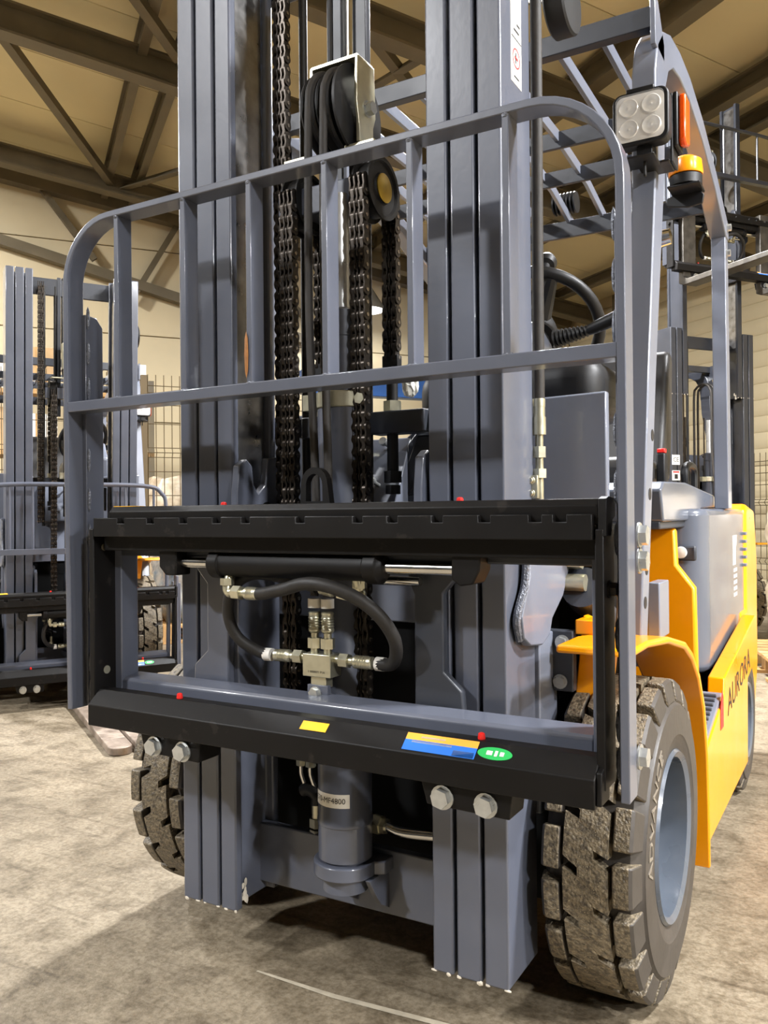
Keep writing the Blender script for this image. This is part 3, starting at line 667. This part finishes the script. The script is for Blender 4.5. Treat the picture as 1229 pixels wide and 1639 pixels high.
    path = [(xl+.006, .565), (xl, 1.10), (xl, zt-.14)]+arc(xl+.14, zt-.14, .14, 180, 90, 10)[1:]+arc(xr-.15, zt-.15, .15, 90, 0, 10)+[(xr, 1.1), (xr, .555)]
    lbk = part('load_backrest', MB().sweep(path, .014, 0, .046), 'grey_paint', root, .002)
    part('backrest_rail', MB().box(xl+.013, xr-.013, .001, .045, 1.224, 1.247), 'grey_paint', lbk, .002)
    for x in (-.430, -.240, -.071, .104, .280, .455):
        part('backrest_bar', MB().box(x, x+.012, .002, .042, 1.243, zt-.013), 'grey_paint', lbk, .0015)
        pieces('weld_bead', [MB().ball((x+.006, .006, 1.246), .007, 8, (1.6, .8, .7)), MB().ball((x+.006, .004, zt-.015), .006, 8, (1.2, .8, .8))], 'weld', lbk)
    for s, x0 in ((-1, xl+.014), (1, xr-.026)):
        pb_ = part('bracket_plate', MB().prism([(.040, .57), (.040, 1.448), (.072, 1.446), (.090, 1.425), (.090, .86), (.072, .84), (.072, .565)], 'x', x0, x0+.012), 'grey_paint', lbk, .0015)
        for z in (1.44, 1.36, 1.28, 1.12, 1.03, .95, .80, .66, .60): part('weld_bead', MB().ball((x0+.014 if s < 0 else x0-.002, .046, z), .0065, 8, (.7, .7, 4.2)), 'weld', lbk)
    pieces('bolt', [MB().bolt((xr, .07, z), (1, 0, 0), .016, .011) for z in (.955, .915)]+[MB().bolt((xr, .06, .612), (1, 0, 0), .016, .011)], 'bolt', lbk)
    part('rust_mark', MB().ball((-.070, .0, 1.30), .005, 8, (1, .35, 9)), 'rust', lbk)
    # ---------------------------------------------------------------- chassis
    CUR[0] = 'body'
    part('chassis', MB().box(-.42, .36, .472, 1.2, .16, .985).box(.36, .462, .56, .72, .45, .965).box(-.36, .36, 1.2, 2.2, .16, .6), 'void_black', root)
    # cowl behind the mast
    cw = part('front_cowl', MB().prism([(-.52, .74), (-.52, 1.24), (-.2, 1.24), (-.16, 1.165), (.03, 1.165), (.075, 1.20), (.30, 1.235), (.50, 1.24), (.50, .97), (.30, .95), (.28, .74)], 'y', .448, .47), 'panel_grey', root, .004)
    for x, z in ((.002, 1.145), (-.004, 1.055)):
        y = .368+(z-1.02)*.5; part('cowl_stud', MB().cyl((x, y+.01, z), (x, y-.03, z+.012), .005, 12).cyl((x, y-.026, z+.011), (x, y-.036, z+.015), .0095, 16), 'bolt', cw)
    part('cowl_panel', MB().prism([(.37, .97), (.368, 1.02), (.442, 1.168), (.4475, 1.168), (.4475, .97)], 'x', -.155, .05), 'panel_grey', cw, .003)
    part('cowl_frame', MB().prism([(.05, 1.0), (.05, 1.15), (.085, 1.19), (.16, 1.19), (.16, 1.0)], 'y', .425, .447), 'dark_grey_paint', cw, .003)
    part('chassis_bracket', MB().box(.425, .475, .425, .46, .46, .60).prism([(.43, .60), (.50, .60), (.52, .75), (.45, .78)], 'y', .44, .47), 'yellow_paint', root, .003)
    part('chassis_bracket', MB().box(.445, .49, .40, .46, .745, .775), 'yellow_paint', root, .003)
    # fenders and flanks
    def fender(sx0, sx1, bevel=.006):
        o_ = [(.205, .738), (.21, .752), (.33, .752), (.52, .735), (.70, .700), (.79, .662), (.875, .60), (.945, .51), (.99, .38), (1.005, .25), (1.005, .085)]
        i_ = [(.99, .085), (.988, .25), (.972, .375), (.93, .50), (.862, .588), (.78, .647), (.695, .684), (.52, .720), (.33, .738)]
        return MB().prism(o_+i_, 'x', sx0, sx1)
    part('fender', fender(.468, .606), 'yellow_paint', root, .005, ang=30); part('fender', MB().prism([(.50, .722), (.52, .735), (.70, .700), (.79, .662), (.875, .60), (.945, .51), (.99, .38), (1.005, .25), (1.005, .085), (.99, .085), (.988, .25), (.972, .375), (.93, .50), (.862, .588), (.78, .647), (.695, .684), (.52, .720)], 'x', -.645, -.508), 'yellow_paint', root, .005, ang=30)
    side = [(1.003, .10), (1.02, .142), (1.81, .142), (1.83, .42), (2.05, .45), (2.08, .61), (1.297, .515), (1.287, .462), (1.03, .398), (1.003, .39)]
    for s in (-1, 1):
        x0, x1 = (.556, .602) if s > 0 else (-.642, -.596)
        sp_ = part('flank_panel', MB().prism(side, 'x', x0, x1), 'yellow_paint', root, .004)
        if s > 0:
            g = text_geo('AURORA', .105, .0004)
            part('lettering', g.map(lambda p: V((.6025+p.z, 1.62+p.x*1.25, .455+p.y+(p.x*1.25)*.11))), 'ink_black', sp_)
            g2 = MB().prism([(1.21, .385), (1.265, .385), (1.265, .47), (1.245, .49), (1.21, .44)], 'x', .602, .6032); part('emblem', g2, 'red_plastic', sp_)
        xs = .46 if s > 0 else -.637
        stp = part('step_plate', MB().prism([(1.008, .37), (1.008, .405), (1.284, .476), (1.284, .44)], 'x', xs, xs+.137), 'panel_grey', root, .003)
        rb = MB()
        for k in range(9): y = 1.03+k*.027; z = .405+(y-1.008)*.257; rb.prism([(y, z-.003), (y+.002, z+.008), (y+.010, z+.010), (y+.012, z)], 'x', xs+.012, xs+.126)
        part('grip_rib', rb, 'dark_grey_paint', stp, .002)
    # battery compartment: yellow front plate, grey side cover, seat deck
    part('compartment_front', MB().prism([(-.50, .5), (-.50, .945), (.482, .945), (.486, .84), (.535, .775), (.540, .46), (.3, .46)], 'y', 1.24, 1.27), 'yellow_paint', root, .01)
    def cover(s):
        a_ = [(.20, 1.36), (.47, 1.36)]+[(.47+.075*math.cos(math.radians(t)), 1.435+.075*math.sin(math.radians(t))) for t in range(-75, 1, 15)]+[(.545, 2.24), (.20, 2.24)]
        return MB().prism([(s*x-(.02 if s < 0 else 0), y) for x, y in a_], 'z', .505, 1.0)
    for s in (-1, 1):
        cv = part('side_cover', cover(s), 'cover_grey', root, .02, seg=3)
        if s > 0:
            lg = MB()
            zz = .905
            lg.prism([(1.93, .80), (1.93, .905), (2.03, .905), (2.03, .88), (2.0, .86), (2.0, .80)], 'x', .545, .5462)
            for k in range(5): lg.box(.545, .5462, 1.95, 2.03, .775-k*.022, .787-k*.022)
            part('decal', lg, 'label_white', cv)
            part('latch_plate', MB().box(.435, .52, 1.345, 1.36, .845, .89), 'dark_grey_paint', cv, .006)
            part('latch_knob', MB().lathe([(.016, 0), (.018, .006), (.016, .014), (.006, .016)], (.478, 1.345, .87), (0, -1, 0), 20), 'label_white', cv)
            for k in range(5): part('vent_fin', MB().box(.54, .558, 2.2, 2.235, .90-k*.03, .912-k*.03), 'panel_grey', cv, .002)
    dk = [(1.02, .965), (.99, 1.05), (1.03, 1.072), (1.34, 1.078), (1.85, 1.05), (2.06, 1.02), (2.07, 1.008), (1.60, 1.0), (1.52, .985), (1.44, .965)]
    deck = part('seat_deck', MB().prism(dk, 'x', -.515, .495), 'cover_grey', root, .022, seg=3)
    part('deck_seal', MB().prism([(1.02, .945), (1.02, .967), (1.43, .967), (1.52, .987), (1.60, 1.002), (2.07, 1.01), (2.07, .99), (1.61, .985), (1.53, .968), (1.44, .945)], 'x', -.505, .485), 'dark_grey_paint', deck, .004)
    part('counterweight', MB().prism([(2.10, .2), (2.09, .62), (2.24, .62), (2.24, 1.0), (2.30, 1.02), (2.52, 1.0), (2.60, .8), (2.60, .35), (2.5, .2)], 'x', -.57, .553), 'yellow_paint', root, .02, seg=3)
    part('junction_box', MB().box(.535, .562, .64, .74, .71, .835), 'panel_grey', root, .003)
    part('floor_plate', MB().box(-.5, .545, .74, 1.24, .46, .475), 'dark_grey_paint', root, .002)
    # ---------------------------------------------------------------- driver's place
    dash = part('dashboard', MB().box(.02, .465, .52, .80, 1.20, 1.335), 'black_plastic', root, .05, seg=5)
    part('dash_panel', MB().prism([(.50, 1.2), (.50, 1.34), (.60, 1.44), (.70, 1.40), (.76, 1.25), (.76, 1.2)], 'x', .14, .305), 'panel_grey', root, .012, seg=3)
    wc = V((.205, .86, 1.478)); wn = V((-.12, math.sin(math.radians(46)), math.cos(math.radians(46)))).normalized(); e1 = (V((1, 0, 0))-wn*wn.x).normalized(); e2 = wn.cross(e1)
    rim = MB(); n = 40; mm = 12; vs = []; fs = []
    for i in range(n):
        a = 2*math.pi*i/n; d = e1*math.cos(a)+e2*math.sin(a)
        for k in range(mm):
            b = 2*math.pi*k/mm; vs.append(wc+d*(.165+.0155*math.cos(b))+wn*.0155*math.sin(b))
    for i in range(n):
        for k in range(mm): fs.append((i*mm+k, ((i+1) % n)*mm+k, ((i+1) % n)*mm+(k+1) % mm, i*mm+(k+1) % mm))
    rim.add(vs, fs); sw = part('steering_wheel', rim, 'black_plastic', root)
    spk = MB()
    for a in (-62, 190, 70):
        d = e1*math.cos(math.radians(a))+e2*math.sin(math.radians(a)); spk.cyl(wc-wn*.02, wc+d*.158, .036, 10, .018)
    spk.lathe([(.055, -.05), (.06, -.02), (.05, .01), (.02, .016)], wc, wn, 24); part('wheel_spoke', spk, 'black_plastic', sw)
    kd = (e1*.36-e2*.93); kp = wc+kd*.165
    part('steering_knob', MB().lathe([(.012, 0), (.012, .03), (.022, .035), (.027, .05), (.02, .07), (.006, .077)], kp, wn, 20), 'black_plastic', sw)
    part('steering_column', MB().cyl((.235, .70, 1.22), wc-wn*.03, .05, 20, .04), 'black_plastic', root)
    bel = MB(); prof = []
    for k in range(9): prof += [(.024-.0012*k, .01*k), (.018-.001*k, .01*k+.005)]
    bel.lathe(prof, (.305, .72, 1.415), (1, -.1, .12), 18); lv = part('shift_lever', bel, 'black_plastic', root)
    part('lever_grip', MB().lathe([(.012, 0), (.015, .02), (.017, .08), (.017, .10), (.012, .104)], (.388, .712, 1.425), (1, -.1, .3), 18), 'black_plastic', lv)
    st = part('seat_back', MB().prism([(1.78, 1.12), (1.84, 1.30), (1.90, 1.50), (1.93, 1.58), (1.97, 1.59), (2.0, 1.55), (1.98, 1.3), (1.93, 1.1)], 'x', -.16, .335), 'seat_vinyl', root, .03, seg=4)
    part('seat_cushion', MB().box(-.16, .34, 1.42, 1.9, 1.07, 1.17), 'seat_vinyl', root, .035, seg=4)
    bk = part('belt_buckle', MB().box(.345, .375, 1.64, 1.68, 1.08, 1.19), 'black_plastic', root, .006)
    part('buckle_button', MB().box(.347, .373, 1.645, 1.675, 1.19, 1.205), 'red_plastic', bk, .003)
    part('arm_rest', MB().tube([(.40, 1.85, 1.08), (.40, 1.85, 1.14), (.40, 1.92, 1.16), (.40, 2.02, 1.15), (.40, 2.03, 1.08)], .014, 10, 5), 'black_plastic', root)
    # ---------------------------------------------------------------- overhead guard
    og = part('overhead_guard', MB().box(-.565, .545, .735, .765, 2.118, 2.168), 'dark_grey_paint', root, .002)
    for s in (-1, 1):
        xa, xb = (.498, .552) if s > 0 else (-.592, -.538)
        lg = [(.50, .70), (.560, .70), (.675, 1.30), (.79, 1.79), (.80, 1.93), (.70, 1.93), (.69, 1.745), (.605, 1.30)]
        leg = part('front_leg', MB().prism(lg, 'x', xa, xb), 'panel_grey', og, .004)
        if s > 0:
            hl = MB()
            for y, z in ((.545, .80), (.560, .87), (.598, 1.03), (.628, 1.16)): hl.cyl((xb-.0005, y, z), (xb+.0008, y, z), .013, 20)
            part('leg_hole', hl, 'tyre_groove', leg)
        ao = [(.70, 1.90), (.70, 2.00), (.73, 2.075), (.79, 2.13), (.88, 2.165), (1.0, 2.18), (1.14, 2.178), (1.35, 2.145), (1.6, 2.075), (1.85, 1.985), (1.86, 1.93)]
        ai = [(1.80, 1.93), (1.58, 2.018), (1.34, 2.082), (1.13, 2.112), (1.0, 2.112), (.91, 2.095), (.85, 2.06), (.81, 2.0), (.80, 1.90)]
        part('roof_side_beam', MB().prism(ao+ai, 'x', xa, xb), 'panel_grey', og, .004, ang=30)
        part('rear_leg', MB().prism([(1.80, 1.95), (1.86, 1.95), (1.90, 1.0), (1.82, 1.0)], 'x', xa+.004, xb-.004), 'panel_grey', og, .003)
        if s > 0: pieces('bolt', [MB().bolt((xb, 1.825, 1.965), (1, 0, 0), .012, .01), MB().bolt((xb-.004, 1.83, 1.88), (1, 0, 0), .012, .01)], 'bolt', og)
        part('roof_lug', MB().prism([(.705, 2.06), (.70, 2.172), (.735, 2.172), (.80, 2.10), (.80, 2.06)], 'x', xb-.012, xb), 'panel_grey', og, .002)
    for y, z, h in ((1.20, 2.095, .05), (1.42, 2.07, .05), (1.69, 1.985, .06)): part('roof_crossbar', MB().box(-.54, .50, y, y+.014, z, z+h), 'dark_grey_paint', og, .0015)
    for x in (-.45, -.33, -.21, -.09, .03, .15, .30, .41):
        part('roof_slat', MB().prism([(.765, 2.125), (.765, 2.160), (1.2, 2.15), (1.5, 2.12), (1.78, 2.05), (1.78, 2.015), (1.5, 2.085), (1.2, 2.115)], 'x', x, x+.012), 'panel_grey', og, .001)
    part('mirror', MB().lathe([(.004, -.06), (.028, -.055), (.032, 0), (.028, .055), (.004, .06)], (.33, 1.72, 1.93), (1, 0, .1), 20), 'chrome', og)
    hn = MB()
    for k in range(7): hn.lathe([(.01, 0), (.038, .002), (.038, .007), (.01, .009)], (-.02+k*.013, 1.70, 2.11), (1, 0, 0), 20)
    part('horn', hn, 'black_plastic', og)
    # work lamp on the front leg
    lx, ly, lz = .540, .600, 1.850
    def rr_(hw, hh, r, n=5):
        o_ = []
        for cx_, cz_, a in ((hw-r, hh-r, 0), (-hw+r, hh-r, 90), (-hw+r, -hh+r, 180), (hw-r, -hh+r, 270)):
            o_ += [(lx+cx_+r*math.cos(math.radians(a+90*i/n)), lz+cz_+r*math.sin(math.radians(a+90*i/n))) for i in range(n+1)]
        return o_
    wl = part('work_lamp', MB().prism(rr_(.060, .059, .02), 'y', ly-.004, ly+.03).prism(rr_(.044, .043, .014), 'y', ly+.03, ly+.05), 'black_plastic', og, .003)
    part('lamp_reflector', MB().prism(rr_(.051, .050, .015), 'y', ly-.0045, ly-.0052), 'lamp_reflector', wl)
    for dx in (-.024, .024):
        for dz in (-.023, .023): part('lamp_bowl', MB().lathe([(.0195, 0), (.021, .003), (.019, .0045), (.012, .001), (.004, .0015), (0, .004)], (lx+dx, ly-.005, lz+dz), (0, -1, 0), 24), 'lamp_reflector', wl)
    part('lamp_glass', MB().prism(rr_(.052, .051, .015), 'y', ly-.011, ly-.0125), 'lamp_lens', wl, .001)
    part('lamp_visor', MB().box(lx-.03, lx+.03, ly-.006, ly+.05, lz+.055, lz+.066), 'black_plastic', wl, .003)
    part('lamp_bracket', MB().box(lx-.04, lx+.03, ly-.01, ly+.06, lz-.088, lz-.083).box(lx-.012, lx+.022, ly+.01, ly+.03, lz-.083, lz-.054).box(lx+.0, lx+.006, ly+.02, ly+.03, lz-.12, lz-.083), 'black_plastic', wl, .003)
    part('lamp_bracket', MB().box(lx-.02, lx+.05, ly+.05, ly+.12, lz-.086, lz-.08).prism([(ly+.06, lz-.086), (ly+.12, lz-.086), (ly+.12, lz+.062), (ly+.06, lz+.068)], 'x', lx+.05, lx+.056), 'black_plastic', wl, .003)
    ind = part('turn_indicator', MB().prism([(ly+.062, lz-.05), (ly+.125, lz-.05), (ly+.125, lz+.07), (ly+.062, lz+.07)], 'x', lx+.056, lx+.066), 'black_plastic', wl, .003)
    part('indicator_lens', MB().prism([(ly+.068, lz-.038), (ly+.085, lz-.047), (ly+.12, lz-.038), (ly+.12, lz+.065), (ly+.068, lz+.065)], 'x', lx+.066, lx+.082), 'orange_lens', wl, .005)
    bx, by = .515, 1.27
    bc = part('beacon', MB().lathe([(.03, 0), (.045, .004), (.045, .03), (.04, .034)], (bx, by, 1.925), (0, 0, 1), 28), 'black_plastic', og)
    part('beacon_lens', MB().lathe([(.046, .034), (.048, .04), (.044, .075), (.03, .085), (0, .087)], (bx, by, 1.925), (0, 0, 1), 28), 'amber_lens', bc)
    part('beacon_bracket', MB().prism([(bx-.06, 1.892), (bx-.06, 1.915), (bx-.03, 1.925), (bx+.03, 1.925), (bx+.045, 1.91), (bx+.04, 1.885), (bx, 1.88)], 'y', by+.03, by+.04).box(bx-.045, bx+.045, by-.04, by+.05, 1.92, 1.926), 'black_plastic', bc, .002)
    # ---------------------------------------------------------------- wheels
    CUR[0] = 'wheel'
    wheel(root, .512, .544, .32, .082, 1); wheel(root, -.551, .544, .32, .082, -1, letters=False)
    wheel(root, .500, 1.99, .245, .072, 1, 18, False, 'steer_wheel'); wheel(root, -.54, 1.99, .245, .072, -1, 18, False, 'steer_wheel')
    CUR[0] = None
    return root
truck = build_truck('forklift')
tag(truck, 'yellow and grey forklift in the foreground without forks, its black carriage raised', 'forklift', 'forklifts in the hall')

def copy_tree(o, parent=None, skip=()):
    base = o.name.split('.')[0]
    c = o.copy(); COL.objects.link(c); c.parent = parent
    for ch in o.children:
        if GRP.get(ch.name) in skip or ch.name.split('.')[0] in skip: continue
        n = copy_tree(ch, c, skip)
        if ch.name in GRP: GRP[n.name] = GRP[ch.name]
    return c
def place(c, loc, deg, sc, lift, tilt):
    c.location = loc; c.rotation_euler = (0, 0, math.radians(deg)); c.scale = sc
    piv = Matrix.Translation((0, .35, .25)); T = piv @ Matrix.Rotation(math.radians(tilt), 4, 'X') @ piv.inverted()
    for ch in c.children:
        g = GRP.get(ch.name)
        if g in ('mast', 'carriage', 'backrest'):
            ch.matrix_basis = T @ Matrix.Translation((0, 0, lift if g == 'carriage' else 0))
t2 = copy_tree(truck, None, ('backrest', 'raised_lettering', 'paper_label'))
place(t2, (-2.65, 1.76, 0), 58.8, (.85, 1, 1), -.385, 4.0)
tag(t2, 'yellow and grey forklift parked at left with its carriage and forks lowered', 'forklift', 'forklifts in the hall')
def second_guard(c, dz=0, forks=(-.05, .085), fm='fork_steel'):
    gd = part('load_backrest', MB().tube([(-.56, .02, .56), (-.56, .02, 1.02), (-.53, .02, 1.12), (-.42, .02, 1.16), (0, .02, 1.165), (.42, .02, 1.16), (.53, .02, 1.12), (.56, .02, 1.02), (.56, .02, .56)], .012, 10, 6), 'grey_paint', c)
    part('backrest_rail', MB().box(-.56, .60, .0, .04, .80, .83), 'grey_paint', gd, .002)
    for x in (-.38, -.25, -.02, .10, .30, .48): part('backrest_bar', MB().cyl((x, .02, .82), (x, .02, 1.15), .008, 10), 'grey_paint', gd)
    pst = part('backrest_post', MB().prism([(0, .12), (.06, .12), (.06, .66), (0, .66)], 'x', .618, .632).prism([(.0, .12), (.16, .12), (.16, .62), (.13, .62), (.13, .2), (.03, .2), (.03, .62), (0, .62)], 'x', .633, .645), 'grey_paint', gd, .002)
    for x in forks:
        fk = MB().prism([(.0, .58), (.0, .06), (-.03, .038), (-.9, .034), (-.9, .0), (0, .0), (.045, .02), (.045, .58)], 'x', x, x+.115)
        fk.prism([(x, -.9), (x, -1.03)]+[(x+.0575-.0575*math.cos(math.radians(t)), -1.03-.045*math.sin(math.radians(t))) for t in range(15, 180, 15)]+[(x+.115, -1.03), (x+.115, -.9)], 'z', .0, .034)
        o = part('fork', fk, fm, c, .004); o.location.z = dz
    gd.location.z = dz
second_guard(t2)
for ch in t2.children:
    if ch.name.startswith('overhead_guard'): ch.scale.z = .90; ch.location.x = .03
t3 = copy_tree(truck, None, ('backrest', 'chain_link', 'raised_lettering', 'paper_label', 'warning_sticker'))
place(t3, (.13, 5.1, 0), 53.4, (1, 1, 1), 2.1, 0)
for ch in t3.children:
    n = ch.name.split('.')[0]
    if n in ('inner_mast_rail', 'crosshead', 'hose_pulley', 'chain_sheave', 'mast_tube', 'roller_plate'): ch.location.z += 1.7 if n != 'roller_plate' else 0
def recolour(o):
    for sl in o.material_slots:
        if sl.material and sl.material.name in ('grey_paint', 'panel_grey', 'dark_grey_paint'):
            m0 = MATS['night_paint']; sl.link = 'OBJECT'; sl.material = m0
    for c in o.children: recolour(c)
tag(t3, 'dark forklift at right behind the foreground truck with tall black mast', 'forklift', 'forklifts in the hall')
second_guard(t3, 2.55, (-.42, .30), 'worn_black')
for mt, z, txt, sz, ink in (('label_white', 1.36, 'CE', .045, 'ink_black'), ('label_white', 1.25, None, 0, 'ink_red')):
    lb3 = part('warning_label', MB().box(-.392, -.322, .1565, .1578, z-.035, z+.035), mt, t3)
    if txt: part('label_print', text_geo(txt, sz, .0003).map(lambda p: V((-.357+p.x, .1562-p.z, z+p.y))), ink, lb3)
    else:
        part('label_print', MB().box(-.385, -.329, .1558, .1564, z+.018, z+.03), ink, lb3); part('label_print', MB().box(-.372, -.342, .1558, .1564, z-.025, z+.008), 'ink_black', lb3)

recolour(t3)
# ------------------------------------------------------------------ stores behind the trucks
def fence(a0, b0, a1, b1, h, lab):
    p0, p1 = H(a0, b0, 0), H(a1, b1, 0); d = p1-p0; L = d.length
    r = empty('wire_fence', p0, math.atan2(d.y, d.x)); tag(r, lab, 'fence', 'wire mesh fences')
    k = 0; x = 0
    while x <= L+.01: part('fence_post', MB().box(x-.03, x+.03, -.03, .03, 0, h+.05), 'wire', r, .003); x += L/2
    mv = MB().tube([(0, 0, .05), (0, 0, h*.28), (0, -.03, h*.30), (0, 0, h*.32), (0, 0, h*.68), (0, -.03, h*.70), (0, 0, h*.72), (0, 0, h+.06)], .0042, 5, 1).mesh('wire'); mv.materials.append(MATS['wire'])
    n = int(L/.075)
    for k in range(1, n): o = obj('wire', mv, None, r); o.location.x = k*L/n
    mh = MB().cyl((0, 0, 0), (L, 0, 0), .0042, 5).mesh('wire'); mh.materials.append(MATS['wire'])
    for t in (.04, .14, .24, .28, .32, .42, .52, .62, .68, .70, .72, .82, .9, .95, .98): o = obj('wire', mh, None, r); o.location.z = h*t
fence(8.3, -1.2, 8.3, 3.4, 2.3, 'tan wire mesh fence behind the truck parked at left')
fence(9.6, 7.2, 4.6, 7.2, 1.55, 'low wire mesh fence along the ribbed wall at right')
def pallet(c, rz, lab):
    r = empty('pallet', c, rz); tag(r, lab, 'pallet', 'wooden pallets')
    for k in range(7): part('deck_board', MB().box(-.6, .6, -.4+k*.118, -.31+k*.118, .122, .144), 'wood', r, .002)
    for x in (-.55, 0, .5):
        for y in (-.4, -.05, .3): part('block', MB().box(x, x+.1 if x else .1, y, y+.1, .022, .122), 'wood', r, .002)
    for y in (-.4, -.05, .3): part('base_board', MB().box(-.6, .6, y, y+.1, 0, .022), 'wood', r, .002)
    return r
def bundle(name, c, rz, sx, sy, sz, mt, lab, cat, grp=None):
    rnd = random.Random(hash(lab) % 1000 if False else len(lab)); mb = MB(); n = 14; m_ = 8; vs = []; fs = []
    for i in range(m_+1):
        z = sz*i/m_
        for k in range(n*2):
            a = math.pi*k/n; cc, ss = math.cos(a), math.sin(a)
            q = (abs(cc)**5+abs(ss)**5)**(-1/5); f = q*(1+.05*math.sin(i*1.9+k*1.3)+.05*(rnd.random()-.5))*(1 if 0 < i < m_ else .9)
            vs.append((sx/2*cc*f, sy/2*ss*f, z+(.02*math.sin(k*1.7) if i == m_ else 0)))
    N = 2*n
    for i in range(m_):
        for k in range(N): fs.append((i*N+k, i*N+(k+1) % N, (i+1)*N+(k+1) % N, (i+1)*N+k))
    fs.append(tuple(range(N-1, -1, -1))); fs.append(tuple(range(m_*N, m_*N+N))); mb.add(vs, fs)
    o = part(name, mb, mt, None, ang=60); o.location = c; o.rotation_euler = (0, 0, rz); tag(o, lab, cat, grp)
    return o
HR = math.atan2(B.y, B.x)
p = H(7.05, 1.55, 0); pallet(p, HR, 'wooden pallet under the film-wrapped sacks at left')
bundle('wrapped_sacks', (p.x, p.y, .145), HR, 1.05, .75, .62, 'wrap_blue', 'glossy film-wrapped blue and white sacks on a pallet', 'sacks')
p = H(9.1, 1.75, 0); pallet(p, HR, 'wooden pallet behind the fence under brown wrapped load')
bundle('wrapped_load', (p.x, p.y, .145), HR, 1.1, .8, 1.25, 'wrap', 'tall brown film-wrapped load behind the wire fence', 'wrapped load')
p = V((.92, 4.55, 0)); pallet(p, .3, 'wooden pallet at the right edge behind the forklift')
bundle('wrapped_load', (p.x, p.y, .145), .3, .95, .78, .95, 'wrap', 'grey film-wrapped load at the right edge', 'wrapped load')
# shelving with cartons behind the fence
def rack(c, rz, lab, L=1.9, h=2.5, levels=(.35, 1.0, 1.65, 2.3)):
    r = empty('storage_rack', c, rz); tag(r, lab, 'rack')
    for x in (0, L):
        for y in (0, .55): part('rack_upright', MB().box(x-.03, x+.03, y-.03, y+.03, 0, h), 'beam_paint', r, .003)
    for z in levels: part('rack_shelf', MB().box(-.03, L+.03, -.03, .58, z, z+.05), 'wood', r, .003)
    return r
rc = H(9.6, -.55, 0); rack(rc, HR, 'storage rack full of cartons behind the wire fence')
k = 0
words = ['leftmost', 'second', 'third', 'rightmost']; lev = ['bottom', 'second', 'third', 'top']
for li, z in enumerate((.4, 1.05, 1.70, 2.35)):
    for xi, x in enumerate((.08, .55, 1.02, 1.48)):
        hh = .34+.06*((li+xi*2) % 3); wd = .36+.02*(xi % 2)
        c = empty('carton', rc+Matrix.Rotation(HR, 3, 'Z') @ V((x, .06, z)), HR); tag(c, '%s carton on the %s shelf of the rack at left' % (words[xi], lev[li]), 'carton', 'cartons on the rack')
        part('box', MB().box(0, wd, 0, .42, .0005, hh), 'carton' if (li+xi) % 3 else 'label_white', c, .004)
        part('tape', MB().box(wd*.42, wd*.58, -.001, .421, .02, hh+.001), 'wood', c)
# crumpled clear bag on the cowl
rnd = random.Random(3); bg = MB().ball((0, 0, .030), .030, 18, (.7, .6, 1.05)); bg.map(lambda q: V((q.x*(1+.35*(rnd.random()-.5)), q.y*(1+.35*(rnd.random()-.5)), max(0, q.z+.008*(rnd.random()-.5)))))
o = part('plastic_bag', bg, 'clear_film', None, smooth=False); o.location = (.045, .452, 1.262); tag(o, 'small crumpled clear plastic bag on the grey cowl', 'bag')
